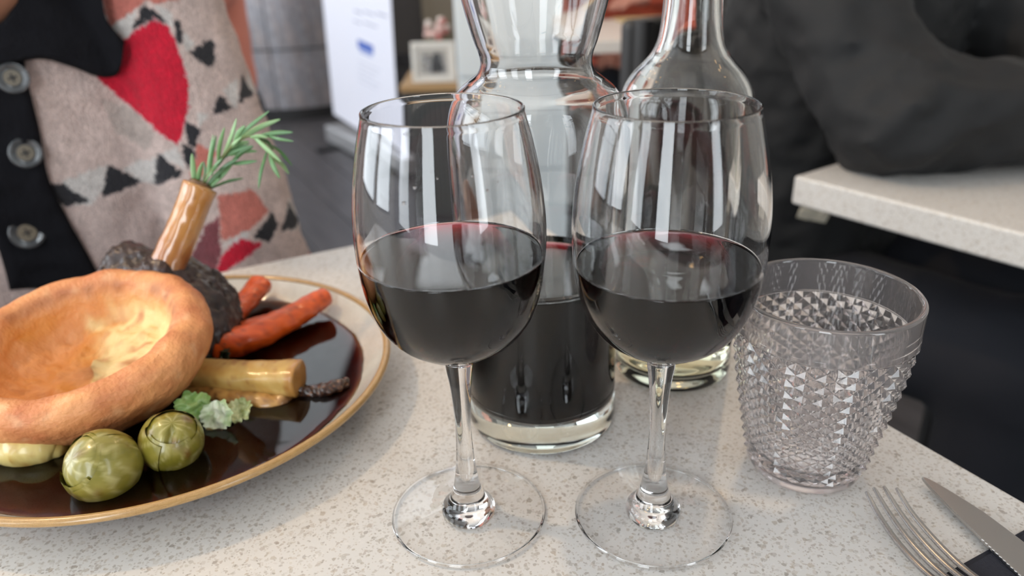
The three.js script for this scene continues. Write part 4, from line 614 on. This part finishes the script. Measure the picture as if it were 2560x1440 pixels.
{ const P = person('seated diner in a woolly beige cardigan with red and black triangles and a black collar', {
    pelvis: seat(0.43, -0.27, 0.26), chest: seat(0.432, 0.13, 0.222), neck: seat(0.425, 0.33, 0.20), head: seat(0.43, 0.50, 0.175), collarbone: [...seat(0.418, 0.235, 0.145), 0.045],
    shoulderR: seat(0.565, 0.300, 0.215), shoulderL: seat(0.298, 0.300, 0.205), elbowR: seat(0.655, -0.10, 0.13), elbowL: seat(0.243, -0.09, 0.088), wristR: seat(0.53, -0.16, 0.06), wristL: seat(0.34, -0.16, 0.06),
    kneeR: seat(0.52, -0.25, -0.16), kneeL: seat(0.33, -0.25, -0.16), ankleR: seat(0.53, -0.65, -0.10), ankleL: seat(0.32, -0.65, -0.10) },
    { skin: M.skinBrown, hair: M.hairDark, topMat: M.cardigan, legMat: std([0.02, 0.025, 0.04], 0.9), topName: 'cardigan', cell: 0.0085, folds: 0.0055, face: E1, sleeve: 0.063, fat: 0.96,
      paintUV: (p) => { const q = p.clone().sub(CORNER); return [(q.dot(E2) - CU[0]) / (CU[1] - CU[0]), (q.y - CU[2]) / (CU[3] - CU[2])]; } });
  const inward = E1.clone().negate();
  const hit = (s, y) => { const p = CORNER.clone().addScaledVector(E2, s).addScaledVector(E1, 0.08).add(V(0, y, 0)); for (let i = 0; i < 60; i++) { const d = P.field(p.x, p.y, p.z); if (d < 0.0006) break; p.addScaledVector(inward, d * 0.8); } return p; };
  function drape(rows, off, n, m) {                      // rows of pixel pairs -> a cloth strip lying on the body
    const pos = [], uv = [], idx = [], A = new THREE.CatmullRomCurve3(rows.map((r) => V(r[0], r[1], 0))), B = new THREE.CatmullRomCurve3(rows.map((r) => V(r[2], r[3], 0))), N = (n + 1) * (m + 1);
    for (const k of [1, 0]) for (let i = 0; i <= n; i++) { const a = A.getPoint(i / n), b = B.getPoint(i / n); for (let q = 0; q <= m; q++) { const t = q / m, [s, y] = sy(lerp(a.x, b.x, t), lerp(a.y, b.y, t)), p = hit(s, y).addScaledVector(E1, k ? off * Math.pow(clamp(Math.min(t, 1 - t, i / n, 1 - i / n) * 14 + 0.35), 0.5) : -0.004).sub(P.o); pos.push(p.x, p.y, p.z); uv.push(s, y); } }
    for (let k = 0; k < 2; k++) for (let i = 0; i < n; i++) for (let q = 0; q < m; q++) { const a = k * N + i * (m + 1) + q, b = a + m + 1; k ? idx.push(a, a + 1, b, b, a + 1, b + 1) : idx.push(a, b, a + 1, b, b + 1, a + 1); }
    const loop = []; for (let q = 0; q < m; q++) loop.push(q); for (let i = 0; i < n; i++) loop.push(i * (m + 1) + m); for (let q = m; q > 0; q--) loop.push(n * (m + 1) + q); for (let i = n; i > 0; i--) loop.push(i * (m + 1));
    loop.forEach((a, k) => { const b = loop[(k + 1) % loop.length]; idx.push(a, b, a + N, b, b + N, a + N); });
    const g = new THREE.BufferGeometry(); g.setAttribute('position', new THREE.Float32BufferAttribute(pos, 3)); g.setAttribute('uv', new THREE.Float32BufferAttribute(uv, 2)); g.setIndex(idx); g.computeVertexNormals(); return g;
  }
  const top = P.g.children.find((c) => c.name === 'cardigan');
  part('button_band', drape([[-110, 120, 58, 150], [-90, 228, 73, 228], [-80, 330, 97, 330], [-60, 462, 121, 462], [-40, 559, 165, 559], [0, 680, 233, 680], [20, 760, 268, 745]], 0.007, 40, 14), M.blackWool, top, 'black knitted button band');
  part('collar', drape([[-110, 60, -60, 175], [-40, 70, -20, 168], [0, 60, 40, 158], [38, 0, 112, 151], [60, -80, 185, 173], [160, -90, 243, 195], [240, -60, 275, 199], [268, 50, 297, 192], [300, 92, 314, 108]], 0.016, 40, 16), M.blackWool, top, 'black knitted collar');
  M.horn = phys([0.035, 0.040, 0.045], 0.25, { clearcoat: 1, clearcoatRoughness: 0.1 }); M.hornPale = phys([0.13, 0.11, 0.08], 0.35, { clearcoat: 0.6 });
  [[30, 196, 0.0125], [62, 392, 0.0130], [65, 606, 0.0148]].forEach(([px, py, r], i) => {
    const [s, y] = sy(px, py), p = hit(s, y).addScaledVector(E1, 0.0085).sub(P.o), b = new THREE.Group(); b.name = i ? 'button_00' + i : 'button'; b.position.copy(p); top.add(b);
    const n = inward.clone().negate().add(V(0.1, 0.15, 0)).normalize(); b.quaternion.setFromUnitVectors(V(0, 1, 0), n);
    const rimG = lathe(spline2([[0, 0], [r * 0.9, 0], [r, 0.0012], [r * 0.96, 0.0028], [r * 0.82, 0.0030], [r * 0.62, 0.0018], [0, 0.0016]], 30), 40); const mid = new THREE.CylinderGeometry(r * 0.56, r * 0.56, 0.0008, 28).translate(0, 0.0019, 0);
    b.add(Object.assign(new THREE.Mesh(join(rimG, mid), M.horn), { name: 'disc' })); const th = []; for (const a of [0.78, 2.35]) th.push(new THREE.CapsuleGeometry(0.0007, r * 0.45, 3, 8).rotateZ(Math.PI / 2).rotateY(a).translate(0, 0.0024, 0));
    part('pale_centre', new THREE.CylinderGeometry(r * 0.5, r * 0.52, 0.0006, 28).translate(0, 0.0024, 0), M.hornPale, b); part('thread', join(...th.map((q) => q.translate(0, 0.0006, 0))), M.black, b);
  }); }

// the neighbour at the next table, black jacket, elbow on the table
M.blackJacket = phys([0.0065, 0.0068, 0.0075], 0.8, { bumpMap: rep(fineNoise, 1, 1), bumpScale: 0, sheen: 0.08, sheenColor: new THREE.Color(0.5, 0.5, 0.54), sheenRoughness: 0.5 });
M.navyTrousers = std([0.006, 0.007, 0.012], 0.85);
const neighbour = person('seated neighbour in a plain black jacket leaning an elbow on the next table', {
  pelvis: [0.47, -0.25, -1.16], chest: [0.47, 0.14, -1.12], neck: [0.50, 0.36, -1.10], head: [0.55, 0.53, -1.04],
  shoulderR: [0.335, 0.27, -1.02], shoulderL: [0.63, 0.27, -1.23], elbowR: [0.422, 0.062, -0.850], elbowL: [0.74, 0.062, -1.05], wristR: [0.66, 0.058, -0.835], wristL: [0.72, 0.06, -0.90],
  kneeR: [0.60, -0.23, -0.80], kneeL: [0.76, -0.23, -0.90], ankleR: [0.60, -0.65, -0.84], ankleL: [0.76, -0.65, -0.92] },
  { skin: M.skinPink, hair: M.hairDark, topMat: M.blackJacket, legMat: M.navyTrousers, topName: 'jacket', cell: 0.0085, folds: 0.009, face: U2, sleeve: 0.060, fat: 1.12,
    extra: (f) => {                                        // gathered folds of cloth round the bent elbow
      const hit = (px, py, sink) => { const d = rayDir(px, py).normalize(), p = EYE.clone().addScaledVector(d, 0.5); for (let i = 0; i < 80; i++) { const q = f(p.x, p.y, p.z); if (q < 0.001) break; p.addScaledVector(d, Math.min(q, 0.05)); } return p.addScaledVector(d, sink); };
      const out = []; for (const path of [[[2178, 345], [2225, 300], [2300, 262], [2352, 232]], [[2240, 392], [2330, 345], [2400, 285], [2425, 245]], [[2395, 250], [2440, 275], [2500, 262], [2560, 238]]]) for (let i = 0; i + 1 < path.length; i++) out.push(limb(hit(...path[i], 0.002), 0.009, hit(...path[i + 1], 0.002), 0.009));
      return out; } });

// ------------------------------------------------------------------ things further back in the room
// roll-up banner
{ const a = onY(838, 352, -T), b = onY(1012, 444, -T), dir = b.clone().sub(a), w = dir.length(); dir.normalize();
  const g = thing('roller_banner', 'white roll-up banner stand with a small blue square, behind the table', 'banner', [(a.x + b.x) / 2, 0, (a.z + b.z) / 2], Math.atan2(-dir.z, dir.x));
  const nrm = V(-dir.z, 0, dir.x); if (nrm.z < 0) nrm.negate(); const c0 = V((a.x + b.x) / 2, 0, (a.z + b.z) / 2), pw = w * 0.93, ph = 2.0, q = (px, py) => { const p = onPlane(px, py, c0, nrm).sub(c0), x = p.dot(dir), y = p.y - 0.12, s = Math.sin(0.075), co = Math.cos(0.075); return [(x * co - y * s + pw / 2) / pw, (x * s + y * co) / ph]; };
  const tex = canvasTex(1024, 2048, (k, W2, H2) => {
    k.fillStyle = '#e6e6f2'; k.fillRect(0, 0, W2, H2);
    const rect = (x0, y0, x1, y1, col) => { const [u0, v0] = q(x0, y0), [u1, v1] = q(x1, y1); k.fillStyle = col; k.fillRect(u0 * W2, (1 - v0) * H2, Math.max(8, (u1 - u0) * W2), Math.max(6, (v0 - v1) * H2)); };
    rect(894, 98, 934, 136, '#3155b4'); for (const [x0, y0, x1, y1] of [[886, 24, 906, 36], [910, 26, 938, 40], [942, 30, 968, 44], [884, 50, 904, 60], [910, 54, 944, 66]]) rect(x0, y0, x1, y1, '#9b9bae');
    for (let i = 0; i < 5; i++) rect(896, 150 + i * 12, 950 - (i % 3) * 8, 155 + i * 12, '#cfcfdd'); for (let i = 0; i < 4; i++) rect(899, 108 + i * 6, 930, 110 + i * 6, '#6f86c8');
  });
  part('banner_sheet', new THREE.BoxGeometry(pw, ph, 0.0012).translate(0, ph / 2, 0).rotateZ(-0.075).translate(0, 0.12, 0), std('#ffffff', 0.55, { map: tex }), g);
  part('cassette', rbox(w, 0.085, 0.10, 0.012, 0, 0.05, 0), std([0.62, 0.62, 0.64], 0.35, { metalness: 0.7 }), g, 'silver base cassette');
  part('foot', rbox(0.05, 0.016, 0.32, 0.005, -w * 0.3, 0.008, 0), M.blackMetal, g); part('foot', rbox(0.05, 0.016, 0.32, 0.005, w * 0.3, 0.008, 0), M.blackMetal, g);
  part('top_rail', rbox(pw, 0.03, 0.02, 0.004, 0, ph, 0).rotateZ(-0.075).translate(0, 0.12, 0), std([0.62, 0.62, 0.64], 0.35, { metalness: 0.7 }), g); }
// round steel-clad counter
{ const c = V(-1.36, 0, -5.25), R = 0.56, g = thing('round_counter', 'round bar counter clad in weathered steel sheets, behind the diner', 'counter', [c.x, 0, c.z]);
  const sheet = dataTex(512, (u, v) => { const k = 136 + 30 * loopNoise(u, v, 6, 4, 7.7) + 16 * noise(u * 90, v * 2, 4), w = loopNoise(u, v, 3, 3, 2.4); return [k * (1.12 + 0.08 * w), k * 1.10, k * (1.14 - 0.06 * w)]; });
  const mat = std('#ffffff', 0.34, { metalness: 0.45, map: rep(sheet, 2, 1) }), n = 10;
  for (let i = 0; i < n; i++) for (let k = 0; k < 3; k++) part('steel_sheet', new THREE.CylinderGeometry(R, R, 0.335, 10, 1, true, i / n * Math.PI * 2 + 0.006, Math.PI * 2 / n - 0.012).translate(0, 0.24 + k * 0.345, 0), mat, g);
  part('core', new THREE.CylinderGeometry(R - 0.008, R - 0.008, 1.1, 48).translate(0, 0.55, 0), M.black, g); part('plinth', new THREE.CylinderGeometry(R - 0.03, R - 0.03, 0.07, 48).translate(0, 0.035, 0), M.black, g);
  part('counter_top', lathe([[0, 1.10], [R + 0.05, 1.10], [R + 0.06, 1.115], [R + 0.05, 1.14], [0, 1.14]], 64), std([0.12, 0.06, 0.03], 0.35), g); }
// white panelled pillar
{ const zc = -2.62, l = onZ(1139, 100, zc + 0.16).x, r = onZ(1436, 400, zc + 0.16).x, w = r - l, g = thing('pillar', 'white painted pillar of stacked panels behind the carafe', 'pillar', [(l + r) / 2, 0, zc]);
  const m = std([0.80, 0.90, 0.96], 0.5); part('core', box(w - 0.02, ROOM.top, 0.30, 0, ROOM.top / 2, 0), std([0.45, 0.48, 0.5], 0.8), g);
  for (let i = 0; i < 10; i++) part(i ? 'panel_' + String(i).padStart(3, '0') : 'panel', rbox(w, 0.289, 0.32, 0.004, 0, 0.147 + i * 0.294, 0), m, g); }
// ribbed planter box with a wooden lid; on it a framed picture and a posy
{ const z = -3.02, p0 = onZ(1003, 208, z + 0.16), p1 = onZ(1136, 214, z + 0.16), h = (p0.y + p1.y) / 2, w = p1.x - p0.x + 0.06, xc = p0.x + w / 2;
  const g = thing('ribbed_box', 'dark ribbed box with an oak lid standing beside the white pillar', 'box', [xc, 0, z]);
  part('body', box(w - 0.02, h - 0.025, 0.30, 0, (h - 0.025) / 2, 0), std([0.05, 0.05, 0.05], 0.7), g);
  for (let i = 0; i < 12; i++) part(i ? 'slat_' + String(i).padStart(3, '0') : 'slat', rbox(w / 12 - 0.004, h - 0.03, 0.014, 0.003, -w / 2 + (i + 0.5) * w / 12, (h - 0.03) / 2, 0.156), std([0.085, 0.083, 0.08], 0.65), g);
  part('lid', rbox(w + 0.01, 0.025, 0.345, 0.004, 0, h - 0.0125, 0), std([0.42, 0.25, 0.11], 0.5), g);
  const f0 = onZ(1031, 196, z + 0.13), f1 = onZ(1136, 104, z + 0.13), fw = f1.x - f0.x, fh = f1.y - h, fg = thing('picture_frame', 'small white framed black and white photograph on the oak lid', 'frame', [(f0.x + f1.x) / 2, h, z + 0.12], -0.06); fg.rotation.x = -0.10;
  const bar = fw * 0.10, wm = std([0.72, 0.69, 0.63], 0.6);
  part('frame_bar', rbox(fw, bar, 0.02, 0.003, 0, bar / 2, 0), wm, fg); part('frame_bar', rbox(fw, bar, 0.02, 0.003, 0, fh - bar / 2, 0), wm, fg); part('frame_bar', rbox(bar, fh - 2 * bar, 0.02, 0.003, -fw / 2 + bar / 2, fh / 2, 0), wm, fg); part('frame_bar', rbox(bar, fh - 2 * bar, 0.02, 0.003, fw / 2 - bar / 2, fh / 2, 0), wm, fg);
  const pic = canvasTex(256, 256, (k) => { k.fillStyle = '#cfcac2'; k.fillRect(0, 0, 256, 256); k.fillStyle = '#a9a49c'; k.fillRect(26, 26, 204, 204); for (let i = 0; i < 60; i++) { const v = 90 + rnd() * 90; k.fillStyle = `rgb(${v},${v},${v})`; k.fillRect(30 + rnd() * 170, 60 + rnd() * 140, 12 + rnd() * 30, 10 + rnd() * 26); } k.fillStyle = '#4a4a4a'; k.beginPath(); k.ellipse(150, 110, 34, 62, 0.1, 0, 6.3); k.fill(); k.fillStyle = '#3c3c3c'; k.fillRect(110, 130, 86, 84); });
  part('photograph', new THREE.PlaneGeometry(fw - 2 * bar, fh - 2 * bar).translate(0, fh / 2, 0.004), std('#ffffff', 0.5, { map: pic }), fg, 'black and white photograph'); part('backing', box(fw - bar, fh - bar, 0.006, 0, fh / 2, -0.004), std([0.1, 0.08, 0.06], 0.8), fg);
  // posy of small pink and white flowers behind the frame
  const v0 = V((f0.x + f1.x) / 2 + 0.005, h, z - 0.04), vg = thing('flower_vase', 'small posy of pink and white flowers behind the picture frame', 'flowers', v0.toArray()), top = onZ(1090, 52, z - 0.04).y - h;
  part('vase', lathe(spline2([[0, 0.001], [0.026, 0.001], [0.032, 0.03], [0.027, 0.07], [0.018, top * 0.55], [0.02, top * 0.6]], 30), 28), std([0.35, 0.30, 0.28], 0.4), vg);
  const fm = [std([0.75, 0.52, 0.48], 0.8), std([0.8, 0.72, 0.66], 0.8), std([0.55, 0.22, 0.20], 0.8)];
  for (let i = 0; i < 14; i++) { const a = i * 2.4, r = 0.012 + 0.030 * Math.sqrt(i / 14), hgt = top * rr(0.72, 1.0), s = part(i ? 'flower_' + String(i).padStart(3, '0') : 'flower', displace(weld(new THREE.IcosahedronGeometry(0.0125, 3)), (p) => 0.004 * noise(p.x * 160, p.y * 160, p.z * 160 + i)), fm[i % 3], vg); s.position.set(Math.cos(a) * r, hgt, Math.sin(a) * r); part('stem', new THREE.CylinderGeometry(0.0012, 0.0012, hgt, 6).translate(0, -hgt / 2, 0), std([0.1, 0.18, 0.06], 0.7), s); } }
// tan door and dark panelling at the end of the room
{ const z = ROOM.z0 + 0.05, l = onZ(1058, 20, z).x, g = new THREE.Group(); g.name = 'door_1'; g.userData = { kind: 'structure', label: 'tan wooden door in the far wall' }; g.position.set(l + 0.30, 0, z); scene.add(g);
  part('door_leaf', rbox(0.62, 2.05, 0.05, 0.004, 0, 1.025, 0), std([0.34, 0.27, 0.19], 0.55), g); for (const y of [0.55, 1.5]) part('door_panel', rbox(0.42, 0.75, 0.02, 0.006, 0, y, 0.03), std([0.36, 0.29, 0.21], 0.55), g); part('door_handle', new THREE.CapsuleGeometry(0.011, 0.1, 4, 10).rotateZ(Math.PI / 2).translate(-0.2, 1.0, 0.065), M.brass, g); }
// the table and the two guests beyond the bottle
{ const c = onY(1884, 84, 0), g = diningTable('white far table with a tan runner, beyond the bottle', V(c.x + 0.02, 0, c.z - 0.50), 0.10, 0.50, 0.50, std([0.66, 0.62, 0.58], 0.4));
  const runner = canvasTex(256, 256, (k) => { k.fillStyle = '#c9b184'; k.fillRect(0, 0, 256, 256); for (let i = 0; i < 40; i++) { k.fillStyle = i % 2 ? '#8f8a58' : '#a98d5f'; k.beginPath(); k.ellipse(rnd() * 256, rnd() * 256, 6 + rnd() * 8, 4 + rnd() * 4, rnd() * 3, 0, 6.3); k.fill(); } });
  single('table_runner', boxUV(rbox(0.24, 0.003, 0.48, 0.001), 4), std('#ffffff', 0.9, { map: runner }), 'tan patterned runner lying on the white far table', 'runner', null, V(c.x - 0.16, T + 0.0018, c.z - 0.25)).rotation.y = 0.10;
  M.rust = std([0.46, 0.085, 0.045], 0.8); M.pinkKnit = std([0.62, 0.25, 0.27], 0.85);
  const x = 0.46, zz = -3.02;
  person('distant guest in a rust red jumper behind the white far table', { pelvis: [x, -0.27, zz], chest: [x, 0.12, zz + 0.03], neck: [x, 0.33, zz + 0.05], head: [x, 0.50, zz + 0.08], shoulderR: [x - 0.18, 0.27, zz + 0.05], shoulderL: [x + 0.18, 0.27, zz + 0.05], elbowR: [x - 0.23, -0.02, zz + 0.12], elbowL: [x + 0.22, 0.055, zz + 0.20], wristR: [x - 0.12, -0.12, zz + 0.33], wristL: [x + 0.02, 0.05, zz + 0.30], kneeR: [x - 0.12, -0.22, zz + 0.46], kneeL: [x + 0.12, -0.22, zz + 0.46], ankleR: [x - 0.12, -0.65, zz + 0.44], ankleL: [x + 0.12, -0.65, zz + 0.44] }, { skin: M.skinPink, hair: M.hairDark, topMat: M.rust, legMat: M.navyTrousers, topName: 'jumper', cell: 0.016, face: V(0, 0, 1) });
  const x2 = 1.10, z2 = -2.20;
  person('distant guest in a pink knitted jumper at the end of the white far table', { pelvis: [x2, -0.27, z2], chest: [x2 - 0.02, 0.12, z2], neck: [x2 - 0.04, 0.33, z2], head: [x2 - 0.07, 0.50, z2], shoulderR: [x2 - 0.04, 0.27, z2 - 0.18], shoulderL: [x2 - 0.04, 0.27, z2 + 0.18], elbowR: [x2 - 0.16, 0.055, z2 - 0.2], elbowL: [x2 - 0.13, 0.055, z2 + 0.16], wristR: [x2 - 0.30, 0.05, z2 - 0.1], wristL: [x2 - 0.25, 0.05, z2 + 0.02], kneeR: [x2 - 0.40, -0.24, z2 - 0.1], kneeL: [x2 - 0.40, -0.24, z2 + 0.1], ankleR: [x2 - 0.38, -0.65, z2 - 0.1], ankleL: [x2 - 0.38, -0.65, z2 + 0.1] }, { skin: M.skinPink, hair: M.hairDark, topMat: M.pinkKnit, legMat: M.navyTrousers, topName: 'jumper', cell: 0.016, face: V(-1, 0, 0) }); }
// chairs
function chair(label, x, z, turn) {
  const g = thing('dining_chair', label, 'chair', [x, 0, z], turn), m = std([0.014, 0.013, 0.013], 0.5);
  part('seat', rbox(0.42, 0.05, 0.42, 0.02, 0, 0.435, 0), M.navyTrousers, g); part('backrest', rbox(0.40, 0.30, 0.03, 0.012, 0, 0.72, -0.215), m, g);
  for (const sx of [-1, 1]) { part('leg', new THREE.CylinderGeometry(0.016, 0.013, 0.415, 12).translate(sx * 0.18, 0.2075, 0.18), m, g); part('leg', new THREE.CylinderGeometry(0.016, 0.013, 0.87, 12).translate(sx * 0.18, 0.435, -0.195), m, g); }
  return g;
}
const ch1 = seat(0.43, 0, 0.27); chair('black chair under the diner in the patterned cardigan', ch1[0], ch1[2], Math.atan2(E1.x, E1.z));
chair('black chair under the neighbour in the black jacket', 0.47, -1.17, Math.atan2(U2.x, U2.z));
chair('black chair under the distant guest in rust red', 0.46, -3.05, 0); chair('black chair under the distant guest in pink', 1.12, -2.2, -Math.PI / 2);
// guest in salmon pink far behind the diner
{ const p = onZ(545, 30, -1.75); person('distant guest in a salmon pink and red coat behind the diner', { pelvis: [p.x - 0.16, -0.1, -1.9], chest: [p.x - 0.16, 0.28, -1.9], neck: [p.x - 0.16, 0.52, -1.9], head: [p.x - 0.16, 0.69, -1.88], shoulderR: [p.x - 0.34, 0.46, -1.9], shoulderL: [p.x + 0.02, 0.46, -1.9], elbowR: [p.x - 0.38, 0.20, -1.9], elbowL: [p.x - 0.02, 0.18, -1.82], wristR: [p.x - 0.33, 0.0, -1.78], wristL: [p.x - 0.10, 0.02, -1.70], kneeR: [p.x - 0.25, -0.32, -1.85], kneeL: [p.x - 0.1, -0.32, -1.85], ankleR: [p.x - 0.25, -0.65, -1.9], ankleL: [p.x - 0.1, -0.65, -1.9] }, { skin: M.skinPink, hair: M.hairDark, topMat: std([0.62, 0.22, 0.16], 0.85), legMat: M.navyTrousers, topName: 'coat', cell: 0.016, face: V(0.3, 0, 1) }); }
// scrap of beige paper caught below the next table
// street front across the road, mirrored in the glasses
{ const g = thing('street_facade', 'pale stone building across the street seen through the windows', 'building', [0, 0, ROOM.z1 + 9]);
  const m = std([0.5, 0.47, 0.43], 0.9), w = std([0.10, 0.12, 0.14], 0.15);
  part('wall', box(22, 9, 0.4, -2, 4.5, 0), m, g); for (let i = 0; i < 11; i++) for (let k = 0; k < 3; k++) part('window', box(1.0, 1.7, 0.1, -12 + i * 2, 1.6 + k * 2.8, -0.2), w, g);
  structure('street', box(30, 0.1, 10, -2, -0.08, ROOM.z1 + 5.3), std([0.22, 0.22, 0.22], 0.9), 'grey street outside'); }

{ const f = (p) => Math.min(neighbour.field(p.x, p.y, p.z), neighbour.legs(p.x, p.y, p.z)), d = rayDir(2034, 530).normalize(), p = EYE.clone().addScaledVector(d, 0.6); for (let i = 0; i < 120 && f(p) > 0.002; i++) p.addScaledVector(d, Math.min(0.03, f(p) * 0.7));
  const e = 0.006, n = V(f(p.clone().add(V(e, 0, 0))) - f(p.clone().add(V(-e, 0, 0))), f(p.clone().add(V(0, e, 0))) - f(p.clone().add(V(0, -e, 0))), f(p.clone().add(V(0, 0, e))) - f(p.clone().add(V(0, 0, -e)))).normalize();
  const m = single('paper_scrap', displace(weld(new THREE.BoxGeometry(0.040, 0.0015, 0.022, 12, 1, 8)), (q) => 0.0012 * noise(q.x * 70, q.y * 70, q.z * 70)), std([0.55, 0.50, 0.40], 0.8), 'small crumpled beige paper on the dark clothes below the next table', 'paper', null, p.addScaledVector(n, 0.004));
  m.quaternion.setFromUnitVectors(V(0, 1, 0), n); m.rotateY(-0.35); }

renderer.render(scene, camera);
